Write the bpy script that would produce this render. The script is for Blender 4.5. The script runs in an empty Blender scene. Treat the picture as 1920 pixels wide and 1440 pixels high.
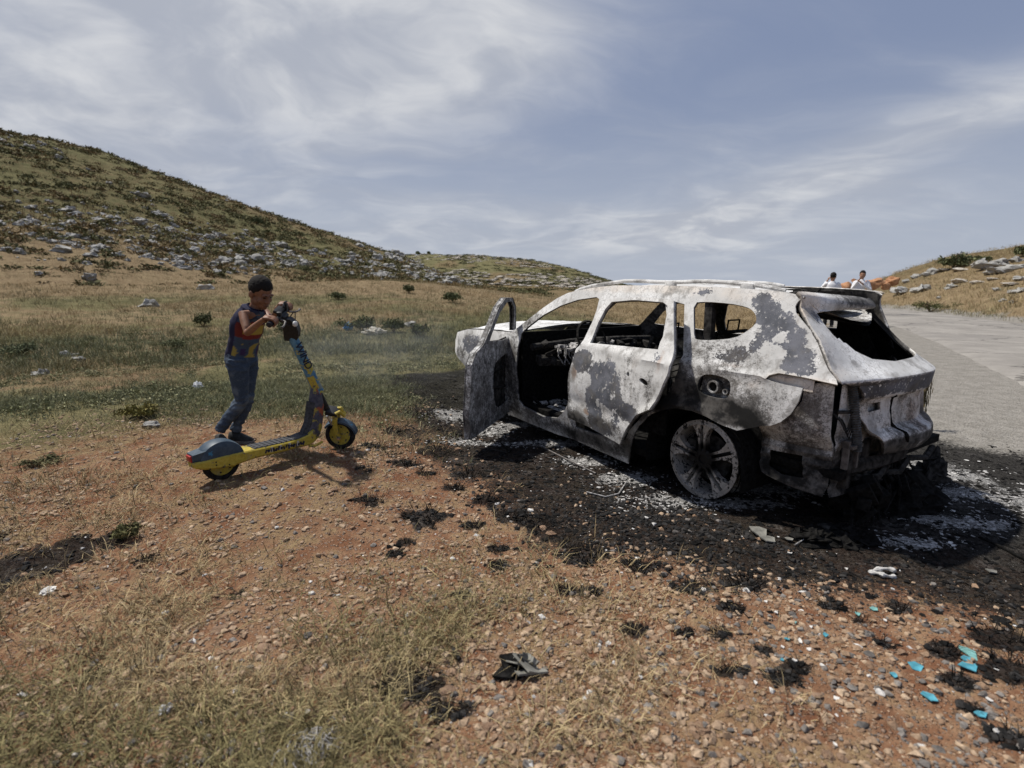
import bpy, bmesh, math, random
import numpy as np
from mathutils import Vector, Matrix, Euler, noise as mnoise
from mathutils.geometry import delaunay_2d_cdt
sc = bpy.context.scene
COL = sc.collection
R = math.radians
random.seed(7); rng = np.random.default_rng(11)

# ---------------------------------------------------------------- camera
CAMH = 1.39; PITCH = math.atan(0.182)
cam = bpy.data.cameras.new("camera"); cam_o = bpy.data.objects.new("camera", cam); COL.objects.link(cam_o)
cam_o.location = (0, 0, CAMH); cam_o.rotation_euler = (math.pi/2 - PITCH, 0, 0)
cam.sensor_width = 36; cam.lens = 18.75; cam.clip_start = 0.05; cam.clip_end = 6000
cam.dof.use_dof = True; cam.dof.focus_distance = 4.2; cam.dof.aperture_fstop = 2.0
sc.camera = cam_o

# ---------------------------------------------------------------- exposure, sun and sky
sc.view_settings.view_transform = 'Standard'; sc.view_settings.look = 'None'
sc.view_settings.exposure = 0.14; sc.view_settings.gamma = 1.0
SUN_EL = R(60); SUN_AZ = R(-62)          # azimuth from +Y towards +X
sl = bpy.data.lights.new("sun", 'SUN'); sl.energy = 4.6; sl.angle = R(1.6); sl.color = (1, .955, .88)
so = bpy.data.objects.new("sun", sl); COL.objects.link(so)
sdir = Vector((math.sin(SUN_AZ)*math.cos(SUN_EL), math.cos(SUN_AZ)*math.cos(SUN_EL), math.sin(SUN_EL)))
so.rotation_euler = sdir.to_track_quat('Z', 'Y').to_euler(); so.location = (-20, 12, 40)
world = bpy.data.worlds.new("World"); sc.world = world; world.use_nodes = True

class NT:
    """tiny node-tree writer"""
    def __init__(s, tree): s.t = tree; s.n = tree.nodes; s.l = tree.links
    def new(s, ty, **kw):
        nd = s.n.new(ty)
        for k, v in kw.items():
            setattr(nd, k, v)
        return nd
    def put(s, sock, v):
        if hasattr(v, 'is_output') or isinstance(v, bpy.types.NodeSocket): s.l.new(v, sock)
        else:
            if isinstance(v, (tuple, list)) and len(v) == 3 and sock.type == 'RGBA': v = (*v, 1)
            sock.default_value = v
    def math(s, op, a, b=None, c=None, clamp=False):
        nd = s.new('ShaderNodeMath', operation=op, use_clamp=clamp); s.put(nd.inputs[0], a)
        if b is not None: s.put(nd.inputs[1], b)
        if c is not None: s.put(nd.inputs[2], c)
        return nd.outputs[0]
    def noise(s, vec, scale, detail=4, rough=.55, dist=0, out=0):
        nd = s.new('ShaderNodeTexNoise'); s.put(nd.inputs['Vector'], vec)
        nd.inputs['Scale'].default_value = scale; nd.inputs['Detail'].default_value = detail
        nd.inputs['Roughness'].default_value = rough; nd.inputs['Distortion'].default_value = dist
        return nd.outputs[out]
    def voro(s, vec, scale, feature='F1', out=0, rand=1):
        nd = s.new('ShaderNodeTexVoronoi', feature=feature); s.put(nd.inputs['Vector'], vec)
        nd.inputs['Scale'].default_value = scale; nd.inputs['Randomness'].default_value = rand
        return nd.outputs[out]
    def ramp(s, v, lo, hi, a=0., b=1., smooth=True):
        nd = s.new('ShaderNodeMapRange', interpolation_type='SMOOTHSTEP' if smooth else 'LINEAR'); s.put(nd.inputs[0], v)
        for i, q in enumerate((lo, hi, a, b)): nd.inputs[1+i].default_value = q
        return nd.outputs[0]
    def mix(s, f, a, b, blend='MIX'):
        nd = s.new('ShaderNodeMix', data_type='RGBA', blend_type=blend); s.put(nd.inputs[0], f)
        s.put(nd.inputs[6], a); s.put(nd.inputs[7], b); return nd.outputs[2]
    def mapping(s, vec, loc=(0,0,0), rot=(0,0,0), scale=(1,1,1), ty='POINT'):
        nd = s.new('ShaderNodeMapping', vector_type=ty); s.put(nd.inputs[0], vec)
        nd.inputs[1].default_value = loc; nd.inputs[2].default_value = rot; nd.inputs[3].default_value = scale
        return nd.outputs[0]
    def vmath(s, op, a, b=None, out=0):
        nd = s.new('ShaderNodeVectorMath', operation=op); s.put(nd.inputs[0], a)
        if b is not None: s.put(nd.inputs[1], b)
        return nd.outputs[out]

def build_sky():
    k = NT(world.node_tree); k.n.clear()
    sky = k.new('ShaderNodeTexSky', sky_type='NISHITA'); sky.sun_disc = False
    sky.sun_elevation = SUN_EL; sky.sun_rotation = SUN_AZ; sky.dust_density = 2.2; sky.air_density = 1.0; sky.ozone_density = 1.5
    d = k.new('ShaderNodeTexCoord').outputs['Generated']
    sep = k.new('ShaderNodeSeparateXYZ'); k.put(sep.inputs[0], d); z = sep.outputs[2]
    # wisps drawn on a high flat layer: direction / height
    zz = k.math('ADD', k.math('MAXIMUM', z, 0.0), .16)
    flat = k.vmath('DIVIDE', d, k.new('ShaderNodeCombineXYZ').outputs[0])
    comb = flat.node.inputs[1].links[0].from_node
    for i in range(3): k.put(comb.inputs[i], zz)
    warp = k.noise(flat, 1.1, 3, .5, 0, 1)
    flatw = k.vmath('ADD', flat, k.vmath('MULTIPLY', k.vmath('SUBTRACT', warp, (.5,.5,.5)), (.9,.9,.9)))
    n1 = k.noise(k.mapping(flatw, rot=(0,0,R(-28)), scale=(.6,1.25,1)), 1.3, 7, .54)
    n2 = k.noise(k.mapping(flatw, rot=(0,0,R(-35)), scale=(.5,2.2,1)), 3.2, 9, .6)
    fine = k.math('ADD', k.math('MULTIPLY', n1, .78), k.math('MULTIPLY', n2, .22))
    def blob(az, el, su, sv, rot, amp):
        c = Vector((math.sin(R(az))*math.cos(R(el)), math.cos(R(az))*math.cos(R(el)), math.sin(R(el))))
        u = Vector((math.cos(R(az)), -math.sin(R(az)), 0)); v = c.cross(u)*-1
        if v.z < 0: v = -v
        uu = u*math.cos(R(rot)) + v*math.sin(R(rot)); vv = v*math.cos(R(rot)) - u*math.sin(R(rot))
        e = k.vmath('SUBTRACT', d, tuple(c))
        a = k.math('DIVIDE', k.vmath('DOT_PRODUCT', e, tuple(uu), out=1), su)
        b = k.math('DIVIDE', k.vmath('DOT_PRODUCT', e, tuple(vv), out=1), sv)
        r2 = k.math('ADD', k.math('MULTIPLY', a, a), k.math('MULTIPLY', b, b))
        return k.math('MULTIPLY', k.math('EXPONENT', k.math('MULTIPLY', r2, -1.0)), amp)
    cover = None
    for bl in BLOBS:
        g = blob(*bl); cover = g if cover is None else k.math('ADD', cover, g)
    dens = k.math('ADD', k.math('MULTIPLY', k.math('SUBTRACT', fine, .5), 1.6), k.math('SUBTRACT', cover, .42))
    m = k.ramp(dens, -.5, .62)
    m = k.math('MULTIPLY', m, .9)
    haze = k.ramp(z, .0, .36, .72, .0)
    cloud = k.mix(k.ramp(k.noise(flatw, 2.4, 5), .35, .7), CLOUD_A, CLOUD_B)
    base = k.mix(haze, k.mix(.85, sky.outputs[0], SKY_T), HAZE_C)
    col = k.mix(m, base, cloud)
    bg = k.new('ShaderNodeBackground'); k.put(bg.inputs[0], col); bg.inputs[1].default_value = 0.085
    out = k.new('ShaderNodeOutputWorld'); k.l.new(bg.outputs[0], out.inputs[0])
# (azimuth, elevation, spread, spread, tilt, amount)
BLOBS = [(-32,25,.46,.20,8,1.0), (-8,22,.30,.11,12,.85), (-40,12,.30,.10,-8,.45), (-5,6,.6,.055,0,.35), (38,12.5,.30,.045,16,.75), (18,6,.35,.06,5,.4), (6,31,.2,.04,10,.45), (-50,34,.3,.12,0,.7)]
CLOUD_A = (4.7,5.0,5.7); CLOUD_B = (7.5,7.6,7.8); SKY_T = (2.5,3.05,4.55); HAZE_C = (5.3,5.75,6.5)
build_sky()
# ---------------------------------------------------------------- helpers
def hash2(ix, iy, s):
    n = (ix*374761393 + iy*668265263 + s*974711) & 0x7fffffff
    n = ((n ^ (n >> 13))*1274126177) & 0x7fffffff
    return ((n ^ (n >> 16)) & 0xffff)/65535.0
def vnoise(x, y, s=0):
    ix = np.floor(x).astype(np.int64); iy = np.floor(y).astype(np.int64)
    fx = x-ix; fy = y-iy; fx = fx*fx*(3-2*fx); fy = fy*fy*(3-2*fy)
    a = hash2(ix, iy, s); b = hash2(ix+1, iy, s); c = hash2(ix, iy+1, s); d = hash2(ix+1, iy+1, s)
    return (a*(1-fx)+b*fx)*(1-fy) + (c*(1-fx)+d*fx)*fy
def fbm(x, y, sc_, oct_=4, s=0, gain=.5):
    x = np.asarray(x, float)*sc_; y = np.asarray(y, float)*sc_
    o = 0; a = 1; t = 0
    for i in range(oct_):
        o = o + a*vnoise(x+17.3*i, y-9.1*i, s+i); t += a; a *= gain; x = x*2.03; y = y*2.03
    return o/t
def sstep(a, b, x):
    t = np.clip((np.asarray(x, float)-a)/(b-a), 0, 1); return t*t*(3-2*t)

def new_mesh(name, V, Fc, mat=None, parent=None, smooth=True, angle=None, attrs=None, loc=None):
    me = bpy.data.meshes.new(name)
    V = np.asarray(V, float)
    if isinstance(Fc, np.ndarray):
        nf, k = Fc.shape
        me.vertices.add(len(V)); me.vertices.foreach_set('co', V.ravel())
        me.loops.add(nf*k); me.loops.foreach_set('vertex_index', Fc.ravel().astype(np.int32))
        me.polygons.add(nf); me.polygons.foreach_set('loop_start', np.arange(0, nf*k, k, dtype=np.int32))
        me.update(calc_edges=True)
    else:
        me.from_pydata([tuple(v) for v in V], [], Fc); me.update()
    me.polygons.foreach_set('use_smooth', np.full(len(me.polygons), bool(smooth)))
    if angle is not None and smooth: me.set_sharp_from_angle(angle=R(angle))
    if attrs:
        for an, arr in attrs.items():
            at = me.color_attributes.new(an, 'FLOAT_COLOR', 'POINT')
            at.data.foreach_set('color', np.asarray(arr, np.float32).ravel())
    if mat is not None: me.materials.append(mat)
    o = bpy.data.objects.new(name, me); COL.objects.link(o)
    if parent is not None: o.parent = parent
    if loc is not None: o.location = loc
    return o
def empty(name, loc=(0,0,0), rot=(0,0,0)):
    o = bpy.data.objects.new(name, None); o.empty_display_size = .1; COL.objects.link(o)
    o.location = loc; o.rotation_euler = rot; return o
def tag(o, label=None, cat=None, group=None, kind=None):
    if label: o['label'] = label
    if cat: o['category'] = cat
    if group: o['group'] = group
    if kind: o['kind'] = kind
    return o

class MB:
    """collects shapes into one mesh"""
    def __init__(s): s.v = []; s.f = []
    def add(s, V, Fc):
        b = len(s.v); s.v += [Vector(p) for p in V]; s.f += [tuple(i+b for i in f) for f in Fc]; return s
    def box(s, c, d, rot=None, bev=0.0):
        x, y, z = [q/2 for q in d]; m = rot.to_matrix() if isinstance(rot, Euler) else (rot or Matrix.Identity(3)); c = Vector(c)
        if bev <= 0:
            V = [m @ Vector((a*x, b*y, e*z)) + c for a in (-1,1) for b in (-1,1) for e in (-1,1)]
            return s.add(V, [(0,1,3,2),(4,6,7,5),(0,4,5,1),(2,3,7,6),(0,2,6,4),(1,5,7,3)])
        bm = bmesh.new(); bmesh.ops.create_cube(bm, size=1)
        for v in bm.verts: v.co = Vector((v.co.x*2*x, v.co.y*2*y, v.co.z*2*z))
        bmesh.ops.bevel(bm, geom=bm.edges[:], offset=bev, segments=2, profile=.6, affect='EDGES')
        bm.verts.index_update()
        s.add([m @ v.co + c for v in bm.verts], [[v.index for v in f.verts] for f in bm.faces]); bm.free(); return s
    def tube(s, pts, r, n=8, cap=True, flat=1.0, up=None):
        pts = [Vector(p) for p in pts]; rs = r if isinstance(r, (list, tuple)) else [r]*len(pts)
        V = []; prev = None
        for i, p in enumerate(pts):
            t = (pts[min(i+1, len(pts)-1)] - pts[max(i-1, 0)])
            if t.length < 1e-9: t = Vector((0,0,1))
            t.normalize()
            if prev is None:
                a = Vector(up) if up else (Vector((0,0,1)) if abs(t.z) < .9 else Vector((1,0,0)))
            else: a = prev
            u = (a - t*a.dot(t))
            if u.length < 1e-6: u = t.orthogonal()
            u.normalize(); w = t.cross(u); prev = u
            for j in range(n):
                q = 2*math.pi*j/n; V.append(p + u*math.cos(q)*rs[i] + w*math.sin(q)*rs[i]*flat)
        Fc = [(i*n+j, i*n+(j+1)%n, (i+1)*n+(j+1)%n, (i+1)*n+j) for i in range(len(pts)-1) for j in range(n)]
        if cap: Fc += [tuple(range(n))[::-1], tuple((len(pts)-1)*n+j for j in range(n))]
        return s.add(V, Fc)
    def rings(s, rings, cap=True):
        n = len(rings[0]); V = [p for r_ in rings for p in r_]
        Fc = [(i*n+j, i*n+(j+1)%n, (i+1)*n+(j+1)%n, (i+1)*n+j) for i in range(len(rings)-1) for j in range(n)]
        if cap: Fc += [tuple(range(n))[::-1], tuple((len(rings)-1)*n+j for j in range(n))]
        return s.add(V, Fc)
    def ell(s, c, r, rot=None, nu=14, nv=9):
        m = rot.to_matrix() if isinstance(rot, Euler) else (rot or Matrix.Identity(3)); c = Vector(c)
        rg = []
        for i in range(1, nv):
            th = math.pi*i/nv
            rg.append([c + m @ Vector((r[0]*math.sin(th)*math.cos(2*math.pi*j/nu), r[1]*math.sin(th)*math.sin(2*math.pi*j/nu), -r[2]*math.cos(th))) for j in range(nu)])
        return s.rings(rg)
    def lathe(s, prof, c, axis, n=32, closed=False):
        """prof = (radius, along-axis) pairs"""
        c = Vector(c); a = Vector(axis).normalized(); u = a.orthogonal().normalized(); w = a.cross(u)
        rg = [[c + a*h + (u*math.cos(2*math.pi*j/n) + w*math.sin(2*math.pi*j/n))*r for j in range(n)] for r, h in prof]
        if closed: rg.append(rg[0])
        return s.rings(rg, cap=not closed)
    def prism(s, pts, off):
        """outline of 3D points pushed along off"""
        n = len(pts); off = Vector(off); P_ = [Vector(p) for p in pts]
        return s.add(P_ + [p+off for p in P_], [tuple(range(n))[::-1], tuple(range(n, 2*n))] + [(i, (i+1)%n, (i+1)%n+n, i+n) for i in range(n)])
    def build(s, name, mat=None, parent=None, smooth=True, angle=35, attrs=None):
        me = bpy.data.meshes.new(name); me.from_pydata([tuple(p) for p in s.v], [], s.f)
        bm = bmesh.new(); bm.from_mesh(me); bmesh.ops.recalc_face_normals(bm, faces=bm.faces[:]); bm.to_mesh(me); bm.free()
        me.polygons.foreach_set('use_smooth', np.full(len(me.polygons), bool(smooth)))
        if smooth: me.set_sharp_from_angle(angle=R(angle))
        if attrs:
            for an, fn in attrs.items():
                at = me.color_attributes.new(an, 'FLOAT_COLOR', 'POINT')
                co = np.array([tuple(v.co) for v in me.vertices])
                at.data.foreach_set('color', np.asarray(fn(co), np.float32).ravel())
        if mat is not None: me.materials.append(mat)
        o = bpy.data.objects.new(name, me); COL.objects.link(o)
        if parent is not None: o.parent = parent
        return o

def remesh(o, vox, smooth_it=2, fac=.5, sub=None):
    m = o.modifiers.new('remesh', 'REMESH'); m.mode = 'VOXEL'; m.voxel_size = vox; m.use_smooth_shade = True
    if smooth_it:
        m2 = o.modifiers.new('smooth', 'SMOOTH'); m2.iterations = smooth_it; m2.factor = fac
    return o
def bake(o):
    """evaluate the modifiers into plain mesh data"""
    dg = bpy.context.evaluated_depsgraph_get(); dg.update()
    me = bpy.data.meshes.new_from_object(o.evaluated_get(dg)); o.modifiers.clear(); old = o.data; o.data = me
    me.name = old.name; bpy.data.meshes.remove(old); return o

def in_poly(px, py, poly):
    px = np.asarray(px); c = np.zeros(px.shape, bool); n = len(poly)
    for i in range(n):
        x1, y1 = poly[i]; x2, y2 = poly[(i+1) % n]
        if y1 == y2: continue
        c ^= ((y1 > py) != (y2 > py)) & (px < (x2-x1)*(py-y1)/(y2-y1)+x1)
    return c
def poly_dist(px, py, poly):
    """signed distance, negative inside"""
    px = np.asarray(px, float); py = np.asarray(py, float); d = np.full(px.shape, 1e9); n = len(poly)
    for i in range(n):
        x1, y1 = poly[i]; x2, y2 = poly[(i+1) % n]; dx, dy = x2-x1, y2-y1
        t = np.clip(((px-x1)*dx+(py-y1)*dy)/max(dx*dx+dy*dy, 1e-12), 0, 1)
        d = np.minimum(d, np.hypot(px-x1-t*dx, py-y1-t*dy))
    return np.where(in_poly(px, py, poly), -d, d)
def line_dist(px, py, pts):
    px = np.asarray(px, float); py = np.asarray(py, float); best = np.full(px.shape, 1e9); sgn = np.zeros(px.shape)
    for (x1, y1), (x2, y2) in zip(pts[:-1], pts[1:]):
        dx, dy = x2-x1, y2-y1; t = np.clip(((px-x1)*dx+(py-y1)*dy)/(dx*dx+dy*dy), 0, 1)
        d = np.hypot(px-x1-t*dx, py-y1-t*dy); s_ = np.sign((px-x1)*dy-(py-y1)*dx)
        m = d < best; best = np.where(m, d, best); sgn = np.where(m, s_, sgn)
    return best*sgn                       # positive on the right-hand side

def mat(name):
    m = bpy.data.materials.new(name); m.use_nodes = True
    k = NT(m.node_tree); k.n.clear()
    b = k.new('ShaderNodeBsdfPrincipled'); o = k.new('ShaderNodeOutputMaterial'); k.l.new(b.outputs[0], o.inputs[0])
    b.inputs['Roughness'].default_value = .8; b.inputs['Specular IOR Level'].default_value = .3
    return m, k, b
def bump(k, b, h, strength=.3, dist=.01):
    nd = k.new('ShaderNodeBump'); k.put(nd.inputs['Height'], h); nd.inputs['Strength'].default_value = strength; nd.inputs['Distance'].default_value = dist
    k.l.new(nd.outputs[0], b.inputs['Normal'])
def obj_co(k): return k.new('ShaderNodeTexCoord').outputs['Object']
def simple(name, col, rough=.7, metal=0, var=.25, scale=30, bmp=0.0):
    m, k, b = mat(name); n = k.noise(obj_co(k), scale, 5, .6)
    k.put(b.inputs['Base Color'], k.mix(k.ramp(n, .3, .7), tuple(c*(1-var) for c in col), tuple(min(1, c*(1+var)) for c in col)))
    b.inputs['Roughness'].default_value = rough; b.inputs['Metallic'].default_value = metal
    if max(col) < .05 and rough >= .8: b.inputs['Specular IOR Level'].default_value = .05
    if bmp: bump(k, b, n, bmp, .004)
    return m
# ---------------------------------------------------------------- terrain
LH = [(-180,.02),(-120,.10),(-90,.2),(-60,.235),(-41.9,.2053),(-38.9,.1983),(-35.6,.187),(-32,.1684),(-28.1,.1457),(-23.8,.121),(-19.2,.0969),(-14.2,.0695),(-11.6,.0554),(-6.2,.0154),(-3.4,.002),(0,-.01),(180,-.01)]
MHT = [(-180,-.01),(-40,.0),(-17,.044),(-11.6,.0572),(-8.9,.0587),(-3.3,.0574),(2.2,.0489),(6.7,.0315),(10,.0124),(13.3,-.002),(20,-.01),(180,-.01)]
RHT = [(-180,-.01),(30.6,-.0083),(33,-.0041),(34.5,.008),(36,.018),(37.7,.0289),(39.3,.0386),(41.2,.0454),(43,.0524),(60,.09),(100,.05),(180,-.01)]
ROAD_L = [(1.2,-6),(3.2,.5),(4.6,3.2),(7.1,7.6),(10.0,12.3),(14.3,20.5),(18.8,32),(21.6,46),(23,64),(23,90)]
ROAD_W = 4.9
def tab(t, a):
    return np.interp(a, [q[0] for q in t], [q[1] for q in t])
def H0(x, y):
    """large shape of the ground"""
    x = np.asarray(x, float); y = np.asarray(y, float)
    r = np.hypot(x, y); az = np.degrees(np.arctan2(x, y))
    z = .12*sstep(-.2, -1.5, x)*sstep(2.2, 3.4, y)*sstep(9, 5, y)
    left = sstep(14, -14, az)*sstep(150, 120, -az)
    z = np.maximum(z, left*1.75*sstep(6, 44, r)**1.15)
    # hill on the left
    e = tab(LH, az); D = 118 + 22*np.sin(np.radians(az*2.0)); r0 = 36 + 10*sstep(-40, -8, az)
    t = np.clip((r-r0)/(D-r0), 0, 1); ztop = CAMH + e*D
    base = left*1.75
    up = base + (ztop-base)*(.72*t + .28*t*t*(3-2*t))
    dn = ztop - (ztop)*sstep(0, 1, (r-D)/(D*.9))
    hl = np.where(r < D, up, dn)
    z = np.where((r > r0) & (ztop > base), np.maximum(z, hl), z)
    # farther hill
    e = tab(MHT, az); D = 330.; ztop = CAMH + e*D; t = np.clip((r-150)/(D-150), 0, 1)
    hm = np.where(r < D, ztop*(.8*t+.2*t*t*(3-2*t)), ztop*(1-sstep(0, 1, (r-D)/300)))
    z = np.maximum(z, np.where((r > 150) & (ztop > 0), hm, 0))
    # bank on the right of the road
    e = tab(RHT, az); D = 62.; rd = line_dist(x, y, ROAD_L) - ROAD_W
    ztop = np.maximum(CAMH + e*D, 0)
    azr = np.radians(az); rdD = line_dist(D*np.sin(azr), D*np.cos(azr), ROAD_L) - ROAD_W
    t = np.clip(rd/np.maximum(rdD, 3.), 0, 1)
    near = .55*sstep(0, 3.0, rd)
    hr = np.maximum(near, near + (ztop-.3)*(t*.65+.35*t*t*(3-2*t)))*np.where(r < D, 1, 1-sstep(0, 1, (r-D)/60))
    hr = hr*sstep(24, 35, az)*sstep(140, 110, az)
    z = np.where(rd > 0, np.maximum(z, hr), z)
    return z
def H(x, y, fine=True):
    x = np.asarray(x, float); y = np.asarray(y, float); r = np.hypot(x, y)
    z = H0(x, y)
    rd = line_dist(x, y, ROAD_L); onroad = sstep(-1.6, -.2, rd)*sstep(ROAD_W+.6, ROAD_W+.05, rd)
    far = sstep(20, 60, r)
    z = z + (1-onroad)*((fbm(x, y, .5, 3, 5)-.5)*.10*sstep(3, 8, r)*sstep(0, 5, np.hypot(x-1.2, y-4.2)-1.2) + far*(fbm(x, y, .11, 4, 9)-.5)*1.3*sstep(0, 2, np.abs(z-0)))
    if fine:
        z = z + (1-.85*onroad)*((fbm(x, y, 3.2, 3, 21)-.5)*.045 + (fbm(x, y, 14, 3, 31)-.5)*.022)*sstep(60, 20, r)
    return z
def ground_z(x, y): return float(H(np.array([x]), np.array([y]))[0])
FW = Vector((0, math.cos(PITCH), -math.sin(PITCH))); UPV = Vector((0, math.sin(PITCH), math.cos(PITCH)))
def ray(px, py): return Vector((1, 0, 0))*((px-960)/1000) - UPV*((py-720)/1000) + FW
def at(px, py, depth): return Vector((0, 0, CAMH)) + ray(px, py)*depth
def on_ground(px, py):
    """where the line of sight meets the ground (measuring the photograph)"""
    d = ray(px, py); c = Vector((0, 0, CAMH)); t = .6; last = t
    while t < 600:
        p = c + d*t
        if p.z < ground_z(p.x, p.y):
            lo, hi = last, t
            for _ in range(18):
                m = (lo+hi)/2; p = c + d*m
                if p.z < ground_z(p.x, p.y): hi = m
                else: lo = m
            p = c + d*hi; return Vector((p.x, p.y, ground_z(p.x, p.y)))
        last = t; t *= 1.03
    return None

CHAR = [(-2.0,8.2),(-1.62,8.6),(-.87,9.0),(0,9.6),(2,8.4),(3.2,7.2),(4.0,6.0),(4.1,5.0),(3.9,4.5),(4.3,4.3),(4.9,4.1),(4.6,2.6),(2.9,2.0),(2.14,2.0),(2.02,2.15),(1.69,2.24),(1.38,2.33),(.89,2.40),(.52,2.50),(.16,2.72),(-.02,3.1),(-.27,3.6),(-.5,4.1),(-.9,4.65),(-1.3,6.0)]
ASHP = [(-.42,4.62,.22,.10),(.05,4.62,.3,.08),(.42,4.62,.3,.12),(.62,4.15,.28,.14),(.85,3.7,.26,.2),(1.0,3.3,.34,.14),(1.45,3.3,.4,.12),(1.85,3.5,.3,.12),(2.9,3.5,.42,.28),(3.3,3.9,.32,.30),(3.5,3.3,.5,.25),(2.7,3.0,.30,.12),(2.2,2.75,.2,.08),(.3,5.3,.6,.2),(-.2,5.1,.2,.3),(3.6,3.2,.4,.2),(-.6,5.6,.4,.3)]
BLOTS = []        # black patch at the left (leading entries), then small scorched spots
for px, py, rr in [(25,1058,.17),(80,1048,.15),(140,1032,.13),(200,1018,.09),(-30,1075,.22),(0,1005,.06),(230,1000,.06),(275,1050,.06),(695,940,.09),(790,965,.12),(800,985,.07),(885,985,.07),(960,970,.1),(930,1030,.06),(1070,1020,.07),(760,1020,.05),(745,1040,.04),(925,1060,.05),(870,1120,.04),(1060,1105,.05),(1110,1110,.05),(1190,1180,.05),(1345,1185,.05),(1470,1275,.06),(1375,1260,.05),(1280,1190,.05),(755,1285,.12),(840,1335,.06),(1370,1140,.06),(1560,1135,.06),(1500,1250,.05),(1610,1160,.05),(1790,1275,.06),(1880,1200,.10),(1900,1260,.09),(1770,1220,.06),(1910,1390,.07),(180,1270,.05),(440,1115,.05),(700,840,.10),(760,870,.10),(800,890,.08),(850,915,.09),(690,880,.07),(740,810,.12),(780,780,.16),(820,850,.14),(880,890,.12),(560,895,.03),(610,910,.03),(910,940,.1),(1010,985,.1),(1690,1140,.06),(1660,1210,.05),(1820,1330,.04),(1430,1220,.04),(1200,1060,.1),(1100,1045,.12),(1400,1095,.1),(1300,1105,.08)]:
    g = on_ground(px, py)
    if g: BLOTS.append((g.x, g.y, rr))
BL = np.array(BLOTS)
def char_dark_mask(x, y):
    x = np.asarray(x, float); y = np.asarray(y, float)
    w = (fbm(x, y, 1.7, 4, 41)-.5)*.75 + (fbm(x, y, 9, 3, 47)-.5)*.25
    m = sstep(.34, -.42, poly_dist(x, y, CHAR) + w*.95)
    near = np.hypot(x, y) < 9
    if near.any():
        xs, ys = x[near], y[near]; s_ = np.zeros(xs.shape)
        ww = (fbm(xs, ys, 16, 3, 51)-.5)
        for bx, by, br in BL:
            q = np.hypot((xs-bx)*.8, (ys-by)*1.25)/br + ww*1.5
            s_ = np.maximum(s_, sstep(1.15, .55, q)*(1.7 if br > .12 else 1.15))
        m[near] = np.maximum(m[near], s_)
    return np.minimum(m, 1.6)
def ash_mask(x, y):
    m = np.zeros(np.shape(x))
    w = (fbm(x, y, 5, 4, 61)-.5)*1.5
    for ax, ay, rx, ry in ASHP:
        m = np.maximum(m, sstep(1.2, .45, np.hypot((x-ax)/rx, (y-ay)/ry)+w))
    return m
def dust_mask(x, y):
    rd = line_dist(x, y, ROAD_L)
    w = (fbm(x, y, 1.1, 4, 71)-.5)*1.3
    return sstep(-3.0, -1.2, rd+w)*sstep(ROAD_W+1.2, ROAD_W+.2, rd+w*.6)*sstep(1.5, 3.6, y)
def green_mask(x, y):
    """how thick the low green growth is"""
    x = np.asarray(x, float); y = np.asarray(y, float); r = np.hypot(x, y); az = np.degrees(np.arctan2(x, y))
    n = fbm(x, y, .25, 4, 81)
    field = .8*sstep(4.6, 6.5, r)*sstep(34, 24, r)*(.5+.5*sstep(.40, .54, n))*sstep(18, 8, az)
    hill = sstep(40, 54, r)*sstep(150, 110, r)*sstep(2, -8, az)*(.6+.4*sstep(.38, .55, fbm(x, y, .09, 4, 83)))
    z = H0(x, y); hill = hill*(1-.75*sstep(.55, .95, z/np.maximum(1, tab(LH, az)*118))*sstep(.6, .4, fbm(x, y, .13, 3, 84)))
    mid = sstep(140, 190, r)*.8*sstep(.3, .5, fbm(x, y, .05, 4, 85))
    return np.clip(np.maximum(np.maximum(field, hill), mid), 0, 1)

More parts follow.
